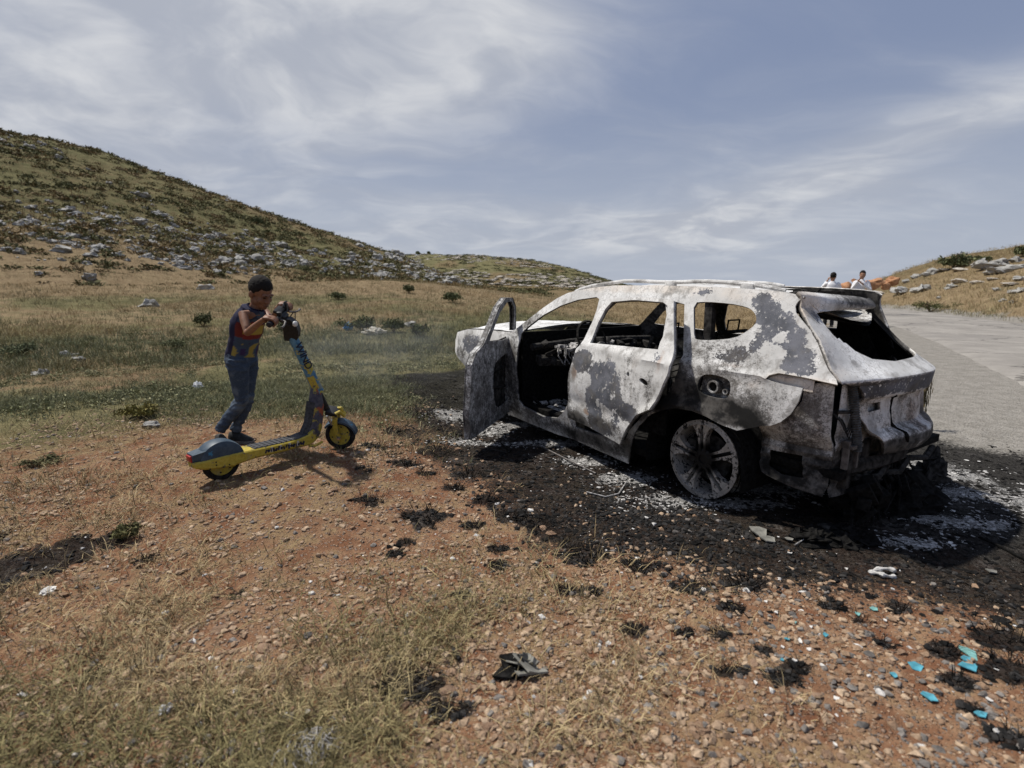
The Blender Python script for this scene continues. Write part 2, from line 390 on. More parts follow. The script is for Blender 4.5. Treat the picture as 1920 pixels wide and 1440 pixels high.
def build_terrain():
    fine = np.radians(np.arange(-64, 64.01, .32)); coarse = np.radians(np.arange(68, 292.1, 4.0))
    ang = np.concatenate([fine, coarse]); na = len(ang)
    rr = [.25]
    while rr[-1] < 3200: rr.append(rr[-1]*(1.022 if rr[-1] < 14 else 1.03 if rr[-1] < 170 else 1.09))
    rr = np.array(rr); nr = len(rr)
    A, Q = np.meshgrid(ang, rr); X = Q*np.sin(A); Y = Q*np.cos(A)
    x = X.ravel(); y = Y.ravel(); z = H(x, y)
    x = np.append(x, 0); y = np.append(y, 0); z = np.append(z, 0.)
    idx = np.arange(nr*na).reshape(nr, na)
    a = idx[:-1]; b = np.roll(a, -1, 1); c = np.roll(idx[1:], -1, 1); d = idx[1:]
    quads = np.stack([a, d, c, b], -1).reshape(-1, 4)
    V = np.stack([x, y, z], 1)
    tri = np.stack([np.full(na, nr*na), idx[0], np.roll(idx[0], -1)], -1)
    ch = char_dark_mask(x, y); du = dust_mask(x, y); gr = green_mask(x, y); ah = ash_mask(x, y)*1.0
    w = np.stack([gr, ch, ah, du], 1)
    faces = [tuple(q) for q in quads[:0]]
    me = bpy.data.meshes.new('ground'); me.vertices.add(len(V)); me.vertices.foreach_set('co', V.ravel())
    nq, nt = len(quads), len(tri)
    me.loops.add(nq*4+nt*3); me.loops.foreach_set('vertex_index', np.concatenate([quads.ravel(), tri.ravel()]).astype(np.int32))
    me.polygons.add(nq+nt); me.polygons.foreach_set('loop_start', np.concatenate([np.arange(nq)*4, nq*4+np.arange(nt)*3]).astype(np.int32))
    me.update(calc_edges=True); me.polygons.foreach_set('use_smooth', np.ones(nq+nt, bool))
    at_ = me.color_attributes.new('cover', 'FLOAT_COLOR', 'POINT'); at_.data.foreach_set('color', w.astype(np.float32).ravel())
    m, k, bs = mat('soil'); co = obj_co(k)
    cv = k.new('ShaderNodeVertexColor', layer_name='cover'); s3 = k.new('ShaderNodeSeparateColor'); k.l.new(cv.outputs[0], s3.inputs[0])
    G_, C_, A_, D_ = s3.outputs[0], s3.outputs[1], s3.outputs[2], cv.outputs[1]
    n1 = k.noise(co, 1.3, 5); n2 = k.noise(co, 7, 6, .6); n3 = k.noise(co, 45, 5, .65); n4 = k.noise(co, 160, 3, .6)
    soil = k.mix(k.ramp(n2, .35, .65), (.160,.074,.041), (.272,.166,.10))
    soil = k.mix(k.math('MULTIPLY', k.ramp(n1, .45, .7), .6), soil, (.22,.135,.08))
    straw = k.mix(k.ramp(n3, .3, .7), (.15,.105,.055), (.29,.215,.12))
    dry = k.ramp(k.math('ADD', k.math('MULTIPLY', n2, .55), k.math('MULTIPLY', k.noise(co, .8, 4), .45)), .47, .58)
    soil = k.mix(k.math('MULTIPLY', dry, .7), soil, straw)
    # small stones drawn into the surface, in addition to the modelled ones
    vo = k.new('ShaderNodeTexVoronoi'); k.put(vo.inputs['Vector'], co); vo.inputs['Scale'].default_value = 48
    vc = k.new('ShaderNodeSeparateColor'); k.l.new(vo.outputs['Color'], vc.inputs[0])
    peb = k.math('MULTIPLY', k.ramp(vo.outputs['Distance'], .42, .28), k.ramp(vc.outputs[0], .25, .3))
    pcol = k.mix(vc.outputs[1], (.33,.21,.14), (.21,.17,.145))
    vo2 = k.new('ShaderNodeTexVoronoi'); k.put(vo2.inputs['Vector'], co); vo2.inputs['Scale'].default_value = 105
    vc2 = k.new('ShaderNodeSeparateColor'); k.l.new(vo2.outputs['Color'], vc2.inputs[0])
    peb2 = k.math('MULTIPLY', k.ramp(vo2.outputs['Distance'], .45, .30), k.ramp(vc2.outputs[0], .35, .4))
    soil = k.mix(k.math('MULTIPLY', peb2, .7), soil, k.mix(vc2.outputs[1], (.16,.085,.05), (.34,.23,.15)))
    soil = k.mix(k.math('MULTIPLY', peb, .8), soil, pcol)
    # farther off: grass cover and scrub
    gcol = k.mix(k.ramp(k.noise(co, .9, 6, .65), .35, .65), (.088,.090,.042), (.17,.158,.08))
    dist = k.vmath('LENGTH', co, out=1)
    farf = k.ramp(dist, 4.5, 13)
    strawf = k.mix(k.ramp(k.noise(co, 2.2, 7, .7), .3, .7), (.17,.132,.078), (.30,.24,.145))
    strawf = k.mix(k.ramp(dist, 42, 60), strawf, k.mix(k.ramp(k.noise(co, .6, 7, .7), .35, .65), (.088,.078,.04), (.18,.145,.08)))
    soil = k.mix(k.math('MULTIPLY', farf, .75), soil, strawf)
    soil = k.mix(k.math('MULTIPLY', k.ramp(k.math('ADD', G_, k.math('MULTIPLY', k.math('SUBTRACT', k.noise(co, 1.6, 6, .7), .5), 1.3)), .25, .75), .85), soil, gcol)
    # pale road dust
    dust = k.mix(k.ramp(k.noise(co, 5, 6, .7), .3, .7), (.225,.21,.185), (.315,.295,.265))
    dust = k.mix(k.math('MULTIPLY', k.ramp(k.noise(co, 60, 3), .58, .66), .5), dust, (.16,.13,.10))
    soil = k.mix(k.ramp(k.math('ADD', D_, k.math('MULTIPLY', k.math('SUBTRACT', n2, .5), .7)), .3, .7), soil, dust)
    # scorched earth, the black patch at the left, and ash
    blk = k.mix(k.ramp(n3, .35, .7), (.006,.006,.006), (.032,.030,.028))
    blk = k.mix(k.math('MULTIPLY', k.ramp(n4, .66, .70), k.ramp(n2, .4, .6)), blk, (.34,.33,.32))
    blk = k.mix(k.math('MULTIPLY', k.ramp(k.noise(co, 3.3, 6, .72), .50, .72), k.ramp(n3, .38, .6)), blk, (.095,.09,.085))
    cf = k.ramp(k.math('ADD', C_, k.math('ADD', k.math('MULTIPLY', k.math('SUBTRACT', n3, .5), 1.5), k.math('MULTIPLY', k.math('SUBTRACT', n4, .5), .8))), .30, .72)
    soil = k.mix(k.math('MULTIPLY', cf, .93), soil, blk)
    ashc = k.mix(k.ramp(n4, .3, .7), (.05,.048,.046), (.52,.51,.49))
    af = k.ramp(k.math('ADD', A_, k.math('MULTIPLY', k.math('SUBTRACT', k.noise(co, 26, 6, .75), .5), 2.8)), .40, .95)
    soil = k.mix(k.math('MULTIPLY', af, .9), soil, ashc)
    k.put(bs.inputs['Base Color'], soil); bs.inputs['Roughness'].default_value = .95; bs.inputs['Specular IOR Level'].default_value = .02
    bh = k.math('ADD', k.math('MULTIPLY', n3, .6), k.math('ADD', k.math('MULTIPLY', peb, .7), k.math('ADD', k.math('MULTIPLY', peb2, .35), k.math('MULTIPLY', n4, .25))))
    bump(k, bs, bh, 1.0, .016)
    me.materials.append(m)
    o = bpy.data.objects.new('ground', me); COL.objects.link(o); tag(o, kind='structure')
    return o
ground = build_terrain()

def build_road():
    pts = []
    for (x1, y1), (x2, y2) in zip(ROAD_L[:-1], ROAD_L[1:]):
        n = max(2, int(math.hypot(x2-x1, y2-y1)/.4))
        for i in range(n): pts.append((x1+(x2-x1)*i/n, y1+(y2-y1)*i/n))
    P_ = np.array(pts); 
    for _ in range(60): P_[1:-1] = .25*P_[:-2]+.5*P_[1:-1]+.25*P_[2:]
    T = np.gradient(P_, axis=0); T /= np.linalg.norm(T, axis=1)[:, None]; N_ = np.stack([T[:,1], -T[:,0]], 1)
    nc = 15; V = []; 
    for j in range(nc):
        t = j/(nc-1); q = P_ + N_*(t*ROAD_W)
        if j == 0: q = q + N_*((fbm(P_[:,0], P_[:,1], 1.2, 3, 5)-.5)*.5)[:, None]
        if j == nc-1: q = q + N_*((fbm(P_[:,0], P_[:,1], 1.3, 3, 6)-.5)*.5)[:, None]
        hz = H0(q[:,0], q[:,1])*0 + .028 + .03*math.sin(math.pi*t) - (.05 if j in (0, nc-1) else 0)
        V.append(np.stack([q[:,0], q[:,1], hz], 1))
    V = np.array(V); n = len(P_); idx = np.arange(nc*n).reshape(nc, n)
    q = np.stack([idx[:-1,:-1], idx[1:,:-1], idx[1:,1:], idx[:-1,1:]], -1).reshape(-1, 4)
    m, k, b = mat('worn_asphalt'); co = obj_co(k)
    c = k.mix(k.ramp(k.noise(co, .7, 6, .7), .3, .7), (.205,.19,.17), (.30,.28,.25))
    st = k.noise(k.mapping(co, rot=(0,0,R(28)), scale=(2.2,.12,1)), 1.4, 5, .6)
    c = k.mix(k.math('MULTIPLY', k.ramp(st, .5, .72), .45), c, (.165,.15,.138))
    c = k.mix(k.math('MULTIPLY', k.ramp(k.noise(co, 90, 4), .55, .65), .35), c, (.14,.12,.11))
    cr = k.voro(k.vmath('ADD', co, k.vmath('MULTIPLY', k.noise(co, 2, 4, .6, 0, 1), (.6,.6,.6))), .35, 'DISTANCE_TO_EDGE')
    c = k.mix(k.math('MULTIPLY', k.ramp(cr, .016, .004), .75), c, (.075,.068,.06))
    c = k.mix(k.math('MULTIPLY', k.ramp(k.noise(co, 1.6, 7, .75), .56, .70), .45), c, (.14,.125,.11)); c = k.mix(k.math('MULTIPLY', k.ramp(k.voro(co, 9), .12, .07), k.ramp(k.noise(co, 2, 3), .5, .56)), c, (.05,.045,.04))
    pat = k.ramp(k.noise(co, .28, 3), .60, .63); c = k.mix(k.math('MULTIPLY', pat, .3), c, (.15,.14,.13))
    k.put(b.inputs['Base Color'], c); b.inputs['Roughness'].default_value = .9; bump(k, b, k.noise(co, 110, 4), .4, .006)
    o = new_mesh('road', V.reshape(-1, 3), q, m); tag(o, kind='structure')
build_road()
# ---------------------------------------------------------------- the burnt car
CAR_O = Vector((1.9212, 3.8378, 0.0)); CF = Vector((-.55911, .82891, .01745)).normalized()
CL = Vector((-.82904, -.55919, 0)).normalized(); CU = CF.cross(CL)
car = empty('burnt_car'); car.matrix_world = Matrix(((CF.x, CL.x, CU.x, CAR_O.x), (CF.y, CL.y, CU.y, CAR_O.y), (CF.z, CL.z, CU.z, CAR_O.z), (0, 0, 0, 1)))
tag(car, 'burnt out white family car resting on bare rims with its front door hanging open', 'car')
def prof(z): return np.interp(z, [0,.08,.2,.4,.6,.8,.88,1.42,1.5], [.80,.85,.89,.925,.935,.92,.90,.67,.60])
def plan(x): return np.interp(x, [-1.1,-.95,-.7,-.4,0,.5,2.,2.8,3.3,3.6], [.80,.87,.93,.97,1,1,1,.97,.92,.80])
def ydoor(x): return np.maximum(0, .14*(1.22-np.asarray(x)))

# what the fire left on the sheet metal: R bare grey paint, G soot, B rust, A peach tint   (x, z, rx, rz, amount)
GREY = [(1.05,.80,.14,.085,1.2),(.76,.68,.20,.15,1.25),(.66,.60,.12,.10,1.2),(.90,.50,.075,.14,1.2),(.82,.40,.06,.09,1.1),(.80,.325,.16,.06,1.3),(.48,.52,.14,.07,1.0),(.68,.81,.06,.03,.9),
 (.60,.44,.06,.10,.7),(-.25,1.31,.06,.05,1.1),(-.31,1.24,.075,.07,1.2),(-.39,1.17,.09,.08,1.25),(-.47,1.09,.09,.09,1.25),(-.54,1.01,.085,.07,1.25),(-.60,.955,.07,.035,1.2),(-.30,1.07,.05,.09,.75),(-.22,1.0,.1,.06,.6),(-.12,.97,.10,.035,.8),(-.38,1.0,.05,.05,.7),
 (.15,1.36,.10,.03,.8),(2.9,.72,.3,.12,.9),(.0,1.2,.0001,.001,0),(.25,.93,.05,.05,.5)]
WHITE = [(-.43,1.115,.04,.028,1.2),(-.42,1.02,.06,.055,1.1),(-.35,.98,.05,.035,.8),(.95,.66,.05,.05,.9),(.62,.60,.05,.05,.6)]
SOOT = [(.12,.66,.36,.11,1.45),(-.20,.655,.26,.08,1.35),(.22,.78,.10,.16,1.2),(.0,.76,.16,.07,.9),(-.38,.62,.10,.05,1.2),(.10,.82,.14,.16,.35),(-.10,.98,.36,.11,.50),(-.33,.80,.2,.12,.36),(.05,.9,.2,.08,.45),(-.25,1.07,.15,.1,.38),(.9,.6,.4,.3,.28),(.4,.62,.2,.2,.34),(.42,.86,.16,.10,.30),(-.38,.64,.10,.06,.6),(.30,.2,.6,.14,.8),(-.02,.70,.5,.10,.7),(-.32,.70,.18,.10,.7),(-.15,.83,.3,.07,.5),(-.5,.80,.1,.08,.4),(.85,.22,.5,.10,.55),(.15,.75,.12,.14,.8),(-.1,.88,.42,.07,.42),(1.6,.17,.6,.09,.55),(1.0,.14,.5,.08,.75),(1.35,.5,.05,.5,.25),(1.15,.2,.2,.15,.35),(-.5,.72,.09,.09,.3),(-.42,.78,.1,.05,.28),
 (2.1,.5,.2,.6,.6),(1.8,.15,.5,.12,.35),(1.2,1.10,.06,.18,.25),(.28,1.1,.06,.2,.25),(2.0,1.05,.3,.10,.6),(3.2,.6,.2,.08,.6),(.2,1.28,.1,.06,.3),(.98,1.1,.06,.2,.35)]
RUST = [(-.15,.80,.25,.05,.30),(.55,.30,.3,.05,.4),(1.6,.15,.5,.05,.35),(-.40,.70,.1,.05,.4),(.75,.95,.4,.02,.2),(1.15,.70,.05,.08,.75),(.95,.41,.065,.035,1.0),(1.08,.52,.13,.10,.45),(-.18,.93,.12,.025,.55),(-.30,.84,.12,.05,.35),(-.5,.9,.15,.03,.35),(1.22,.9,.05,.15,.3),(.20,.9,.03,.3,.5),(.20,.62,.12,.05,.3)]
PEACH = [(-.2,.84,.3,.06,.45),(.1,1.0,.15,.05,.35),(-.5,1.05,.12,.15,.3),(.8,1.38,1.1,.06,.8),(-.2,1.35,.3,.05,.6),(-.6,.9,.25,.03,.9),(.9,.45,.5,.12,.4),(-.28,.8,.2,.08,.35),(1.3,.33,.3,.12,.5)]
def blobs(x, z, L_):
    o = np.zeros(len(x))
    for bx, bz, rx, rz, a in L_: o = np.maximum(o, a*np.exp(-(((x-bx)/rx)**2+((z-bz)/rz)**2)**1.5*.8))
    return o
def wear_side(co):
    x, y, z = co[:,0], co[:,1], co[:,2]
    g = blobs(x, z, GREY); s_ = blobs(x, z, SOOT); r = blobs(x, z, RUST); p = blobs(x, z, PEACH); w = blobs(x, z, WHITE)
    g = g*(1-np.clip(w, 0, 1)); s_ = s_ + .42*np.clip(fbm(x+7, z*1.6+3, 4.5, 4, 77)-.42, 0, 1)*sstep(1.25, .8, z) + np.where(y < 0, .15, 0)
    return np.stack([g, s_, r, p], 1)
def wear_inside(co): return np.tile([0, .93, .05, 0], (len(co), 1))
def wear_dim(co): return np.tile([.2, .62, .1, 0], (len(co), 1))
def metal(name):
    m, k, b = mat(name); co = obj_co(k)
    cv = k.new('ShaderNodeVertexColor', layer_name='wear'); s3 = k.new('ShaderNodeSeparateColor'); k.l.new(cv.outputs[0], s3.inputs[0])
    g, s_, r, p = s3.outputs[0], s3.outputs[1], k.math('MULTIPLY', s3.outputs[2], .85), k.math('MULTIPLY', cv.outputs[1], .7)
    nA = k.noise(co, 9, 7, .62); nB = k.noise(co, 34, 6, .65); nC = k.noise(co, 130, 3, .6); nD = k.noise(co, 3.2, 5, .6)
    c0 = lambda n_, a: k.math('MULTIPLY', k.math('SUBTRACT', n_, .5), a)
    base = k.mix(k.ramp(nD, .35, .68), (.52,.515,.50), (.79,.785,.77))
    base = k.mix(k.math('MULTIPLY', k.ramp(nB, .48, .72), .35), base, (.36,.35,.34))
    base = k.mix(k.ramp(k.math('ADD', p, c0(nA, .9)), .15, .9), base, k.mix(nB, (.64,.55,.46), (.79,.71,.62)))
    # scaly cracks in the ash
    ck = k.voro(k.vmath('ADD', co, k.vmath('MULTIPLY', k.noise(co, 12, 4, .6, 0, 1), (.07,.07,.07))), 26, 'DISTANCE_TO_EDGE')
    base = k.mix(k.math('MULTIPLY', k.ramp(ck, .06, .0), k.math('MULTIPLY', k.ramp(nD, .42, .58), .55)), base, (.20,.19,.18))
    # rust, then bare grey paint with flaking borders, then soot and its specks
    base = k.mix(k.math('MULTIPLY', k.ramp(k.math('ADD', r, c0(nA, 1.0)), .28, .75), .8), base, k.mix(nB, (.20,.085,.035), (.36,.20,.11)))
    st_ = k.noise(k.mapping(co, scale=(9,9,1.6)), 2.0, 5, .65)
    base = k.mix(k.math('MULTIPLY', k.ramp(st_, .54, .70), .38), base, (.24,.20,.17))
    gm = k.ramp(k.math('ADD', g, k.math('ADD', c0(nA, 1.1), k.math('ADD', c0(nB, 1.4), c0(nC, .45)))), .46, .53)
    gcol = k.mix(k.ramp(nA, .35, .65), (.085,.09,.105), (.17,.175,.20))
    gcol = k.mix(k.ramp(nB, .60, .63), gcol, (.46,.45,.44)); gcol = k.mix(k.math('MULTIPLY', k.ramp(nD, .5, .62), .5), gcol, (.06,.058,.06)); gcol = k.mix(k.ramp(nC, .66, .72), gcol, (.4,.39,.38))
    base = k.mix(gm, base, gcol)
    sp = k.math('ADD', s_, k.math('ADD', c0(nC, .8), k.math('ADD', c0(nA, .7), c0(nB, .8))))
    base = k.mix(k.math('MULTIPLY', k.ramp(sp, .30, .66), .88), base, k.mix(nD, (.045,.042,.040), (.085,.075,.066)))
    base = k.mix(k.ramp(k.math('ADD', s_, k.math('ADD', c0(nA, 1.0), c0(nB, .9))), .55, 1.0), base, k.mix(nB, (.006,.006,.006), (.022,.021,.02)))
    bl = k.noise(k.mapping(co, loc=(2,5,1)), 5.5, 7, .68)
    base = k.mix(k.math('MULTIPLY', k.ramp(bl, .50, .64), .62), base, k.mix(nB, (.07,.065,.06), (.22,.205,.185)))
    # scattered specks and pits everywhere
    sk = k.math('MULTIPLY', k.ramp(k.voro(co, 75), .17, .10), k.ramp(nA, .42, .56))
    base = k.mix(k.math('MULTIPLY', sk, .85), base, (.02,.02,.02))
    k.put(b.inputs['Base Color'], base); b.inputs['Roughness'].default_value = .78; b.inputs['Specular IOR Level'].default_value = .25
    h = k.math('ADD', k.math('MULTIPLY', nB, .5), k.math('ADD', k.math('MULTIPLY', gm, -.5), k.math('MULTIPLY', nC, .3)))
    bump(k, b, h, .5, .004)
    return m
M_METAL = metal('scorched_sheet_metal')
M_CHAR = simple('charred_black', (.011,.0105,.010), .9, 0, .6, 40, .8)
M_CHAR2 = simple('charred_grey', (.035,.033,.031), .9, 0, .7, 25, .8)
M_ASH = simple('grey_ash', (.30,.29,.28), .95, 0, .7, 45, .9)
M_STEEL = simple('burnt_steel', (.11,.10,.095), .6, .3, .5, 30, .3)

def resample(pts, step):
    o = []
    for i in range(len(pts)):
        a, b = np.array(pts[i], float), np.array(pts[(i+1) % len(pts)], float); n = max(1, int(np.linalg.norm(b-a)/step))
        for j in range(n): o.append(tuple(a+(b-a)*j/n))
    return o
def round_poly(pts, it=2):
    for _ in range(it):
        q = []
        for i in range(len(pts)):
            a, b = pts[i], pts[(i+1) % len(pts)]
            q += [(a[0]*.75+b[0]*.25, a[1]*.75+b[1]*.25), (a[0]*.25+b[0]*.75, a[1]*.25+b[1]*.75)]
        pts = q
    return pts
def panel(name, outline, holes, fn, thick, m, parent, step=.035, wear=None, inward=None, sharp=40, inside=.92):
    """sheet with holes: outline and holes in (u, v), fn maps them to 3D, thickness goes along -normal"""
    loops = [resample(outline, step)] + [resample(h_, step*.7) for h_ in holes]
    V = []; E_ = []
    for lp in loops:
        b = len(V); V += lp; E_ += [(b+i, b+(i+1) % len(lp)) for i in range(len(lp))]
    P0 = np.array(outline); lo, hi = P0.min(0), P0.max(0)
    gx, gy = np.meshgrid(np.arange(lo[0], hi[0], step), np.arange(lo[1], hi[1], step))
    gx = gx + (np.arange(gx.shape[0]) % 2)[:, None]*step*.5; gx = gx.ravel(); gy = gy.ravel()
    ok = poly_dist(gx, gy, outline) < -step*.45
    for h_ in holes: ok &= poly_dist(gx, gy, h_) > step*.35
    V += list(zip(gx[ok], gy[ok]))
    vo, _, fo, *_r = delaunay_2d_cdt([Vector(p) for p in V], E_, [], 0, 1e-6)
    vo = np.array([tuple(v) for v in vo]); cen = np.array([vo[list(f)].mean(0) for f in fo])
    keep = in_poly(cen[:,0], cen[:,1], outline)
    for h_ in holes: keep &= ~in_poly(cen[:,0], cen[:,1], h_)
    F_ = [tuple(f) for f, k_ in zip(fo, keep) if k_]
    W = np.asarray(fn(vo[:,0], vo[:,1]), float)                # (n,3)
    tri = np.array(F_); nrm = np.zeros_like(W)
    fn_ = np.cross(W[tri[:,1]]-W[tri[:,0]], W[tri[:,2]]-W[tri[:,0]])
    for j in range(3): np.add.at(nrm, tri[:,j], fn_)
    nrm /= np.maximum(np.linalg.norm(nrm, axis=1)[:, None], 1e-12)
    if inward is not None and (nrm @ np.array(inward)).mean() > 0:   # make normals point outward
        nrm = -nrm; F_ = [f[::-1] for f in F_]
    n = len(W); B = W - nrm*thick
    cnt = {}
    for f in F_:
        for i in range(3):
            e = (f[i], f[(i+1) % 3]); cnt[e] = 1
    rim = [e for e in cnt if (e[1], e[0]) not in cnt]
    VV = np.vstack([W, B]); FF = F_ + [tuple(i+n for i in f[::-1]) for f in F_] + [(b, a, a+n, b+n) for a, b in rim]
    at_ = None
    if wear is not None:
        w_ = np.array(wear(VV), float); w_[n:, 1] = np.maximum(w_[n:, 1], inside); w_[n:, 0] *= 1-inside; at_ = {'wear': w_}
    return new_mesh(name, VV, FF, m, parent, True, sharp, at_)

SIDE = [(2.215,.091),(1.466,.076),(1.238,.09),(.615,.056),(.571,.168),(.534,.274),(.47,.396),(.392,.483),(.339,.523),(.255,.562),(.143,.603),(.01,.614),(-.113,.601),(-.218,.57),(-.30,.555),(-.442,.615),
 (-.49,.626),(-.541,.659),(-.587,.714),(-.616,.79),(-.622,.862),(-.524,.868),(-.457,.875),(-.423,.884),(-.438,.908),(-.479,.924),(-.615,.919),(-.781,.905),
 (-.709,1.011),(-.634,1.111),(-.576,1.16),(-.516,1.211),(-.465,1.255),(-.449,1.292),(-.455,1.316),(-.483,1.345),(-.382,1.367),(-.237,1.378),(-.013,1.386),(.245,1.39),(.536,1.392),(.999,1.385),(1.22,1.365),(1.418,1.336),(1.539,1.311),(1.654,1.263),(1.8,1.175),(1.965,1.058),(2.156,.925),
 (2.6,.91),(3.05,.88),(3.34,.82),(3.46,.72),(3.43,.58),(3.30,.54),(3.02,.42),(2.97,.30),(2.92,.46),(2.79,.58),(2.6,.63),(2.41,.58),(2.28,.46),(2.24,.3)]
QWIN = round_poly([(.216,1.285),(.12,1.294),(-.048,1.29),(-.166,1.275),(-.217,1.252),(-.252,1.214),(-.256,1.174),(-.218,1.131),(-.158,1.086),(-.018,1.061),(.086,1.053),(.12,1.06),(.162,1.155)], 1)
FOPEN = [(1.986,.916),(1.933,.99),(1.765,1.112),(1.572,1.203),(1.376,1.260),(1.16,1.290),(1.12,1.275),(1.107,1.182),(1.11,1.034),(1.136,.912),(1.171,.881),(1.192,.768),(1.213,.68),(1.213,.537),(1.236,.419),(1.303,.33),(1.41,.244),(1.611,.214),(1.924,.245),(1.985,.296),(2.0,.604)]
ROPEN = [(.93,1.262),(.6,1.285),(.36,1.283),(.285,1.27),(.16,.95),(.165,.83),(.21,.69),(.30,.59),(.41,.51),(.53,.37),(.61,.25),(.95,.22),(1.17,.22),(1.17,.5),(1.16,.68),(1.12,.85),(1.07,.93),(1.045,1.07),(.99,1.2)]
FUEL = round_poly([(-.003,.80),(-.023,.85),(-.091,.862),(-.184,.853),(-.222,.830),(-.23,.771),(-.21,.728),(-.119,.722),(-.02,.735)], 1)
def side_fn(sgn, dents=.006, off=0.0, yo=None):
    def f(x, z):
        y = prof(z)*plan(x) + off
        y = y + (fbm(x+3, z+1, 3.2, 3, 5)-.5)*dents*2
        if sgn < 0: y = y*np.interp(x, [-.8,-.4,.3], [.55,.76,1])      # far rear corner pulled in by the heat
        # pressed lines in the sheet
        y = y + .016*np.exp(-((z-(.905+.02*np.clip(x, -.6, 2)))/.02)**2)*sstep(2.4, 1.9, x) - .012*np.exp(-((z-.45)/.05)**2)
        # flared wheel arches
        for cx in (0.04, 2.6):
            rr = np.hypot(x-cx, z-.24); y = y + .022*np.exp(-((rr-.40)/.03)**2)
        if yo is not None: y = y + yo(x)
        xo = np.where((x < -.35) & (sgn < 0), -.35+(x+.35)*.5, x)
        return np.stack([xo, sgn*y, z], 1)
    return f
body = panel('body', SIDE, [QWIN, FOPEN, ROPEN, FUEL], side_fn(1), .018, M_METAL, car, .03, wear_side, (0,-1,0))
# right-hand side: same pressing, doors still shut
FWIN_R = [(1.93,.96),(1.76,1.10),(1.572,1.19),(1.376,1.245),(1.18,1.275),(1.14,1.26),(1.12,1.10),(1.13,.94)]
RWIN_R = [(.90,1.262),(.6,1.28),(.36,1.27),(.31,1.24),(.26,1.06),(.27,.97),(.68,.955),(1.03,.94),(1.03,1.05),(.97,1.2)]
QWIN_R = [(-.15,1.25),(-.02,1.285),(.20,1.28),(.155,1.155),(.10,1.07),(-.10,1.075),(-.16,1.12)]
panel('right_side', SIDE, [QWIN_R, FWIN_R, RWIN_R], side_fn(-1), .018, M_METAL, car, .045, wear_side, (0,1,0))

# rear left door, sprung ajar
RDOOR = [(.977,1.281),(.619,1.308),(.322,1.305),(.268,1.296),(.119,.995),(.102,.923),(.112,.837),(.15,.732),(.209,.602),(.36,.525),(.449,.43),(.514,.322),(.552,.256),(.946,.285),(1.254,.287),(1.228,.537),(1.223,.68),(1.186,.769),(1.163,.882),(1.105,.925),(1.08,1.078),(1.035,1.22)]
RDWIN = [(.915,1.262),(.666,1.286),(.362,1.282),(.311,1.262),(.262,1.153),(.25,1.086),(.262,1.03),(.257,.983),(.677,.961),(1.0,.945),(.993,1.1),(.96,1.21)]
H1 = [(.31+.042*math.cos(a), .765+.020*math.sin(a)+.2*.042*math.cos(a)) for a in np.linspace(0, 2*math.pi, 14)[:-1]]
H2 = [(.475+.016*math.cos(a), .790+.016*math.sin(a)) for a in np.linspace(0, 2*math.pi, 10)[:-1]]
def wear_rdoor(c):
    w = wear_side(c); w[:,1] = blobs(c[:,0], c[:,2], [(.30,.2,.6,.12,.5),(1.0,.14,.5,.08,.7),(1.24,.6,.06,.4,.6),(1.1,.28,.22,.10,.85),(.75,.36,.3,.07,.55),(.45,.80,.12,.08,.35),(.95,.86,.2,.04,.3),(.6,.32,.2,.06,.5),(.42,.86,.16,.10,.25),(1.15,.3,.15,.2,.4),(.25,.72,.06,.2,.5),(.4,.62,.2,.2,.32),(.9,.6,.4,.3,.25),(.3,1.1,.06,.2,.3)]) + .42*np.clip(fbm(c[:,0]+7, c[:,2]*1.6+3, 4.5, 4, 77)-.42, 0, 1)
    return w
rdoor = panel('rear_door', RDOOR, [RDWIN, H1, H2], side_fn(1, .009, .012, ydoor), .03, M_METAL, car, .026, wear_rdoor, (0,-1,0))
mb = MB()
for dy in (-.02, -.05):
    pts = [(.262,.86),(.262,1.05),(.30,1.20),(.345,1.27)] if dy > -.03 else [(.29,.9),(.28,1.02),(.235,1.0),(.22,.9)]
    mb.tube([(x, float(prof(z)+ydoor(x))+dy, z) for x, z in pts], .012, 6)
mb.build('window_channel', M_METAL, rdoor, attrs={'wear': lambda c: np.tile([0,.3,.1,.1], (len(c),1))})
mb = MB(); mb.box((.72,.86,.62), (.9,.02,.5)); mb.build('inner_skin', M_CHAR, rdoor)

# front left door, wide open
hp = Vector((2.2, .87, 0)); fdv = Vector((-.345517+.028948, 4.267686-5.173137, 0)); dl = Vector((fdv.dot(CF), fdv.dot(CL), 0)).normalized()
dn = Vector((-dl.y, dl.x, 0));  dn = dn if dn.x > 0 else -dn         # outward (door's painted face looks forward)
FD = [(-.02,.129),(.965,.115),(1.0,.333),(.955,.60),(.935,.741),(.85,.824),(.685,.874),(.526,.992),(.314,1.176),(.133,1.255),(-.07,1.25),(-.165,1.16),(-.17,.91),(-.14,.638),(-.10,.406),(-.07,.235)]
FDW = [(.53,.885),(.47,.945),(.272,1.125),(.075,1.213),(-.05,1.215),(-.125,1.15),(-.13,1.02),(-.125,.885),(.2,.865)]
FDR = round_poly([(.319,.70),(.041,.739),(-.06,.654),(-.06,.41),(-.007,.273),(.281,.233),(.40,.284),(.455,.516),(.41,.66)], 1)
def door_fn(off, amp=.006):
    def f(u, v):
        o = off + (fbm(u+2, v, 4, 3, 8)-.5)*amp*2 + .05*np.clip((v-.85), 0, 1)*0
        bend = -.20*np.clip(v-.88, 0, 1)*0
        return np.stack([hp.x+dl.x*u+dn.x*(o+bend), hp.y+dl.y*u+dn.y*(o+bend), v], 1)
    return f
def wear_fdoor(c): 
    n = fbm(c[:,1]*1.3+c[:,0], c[:,2], 3, 4, 3)
    return np.stack([.35*n, .40+.32*n, np.full(len(c), .12), np.full(len(c), .15)], 1)
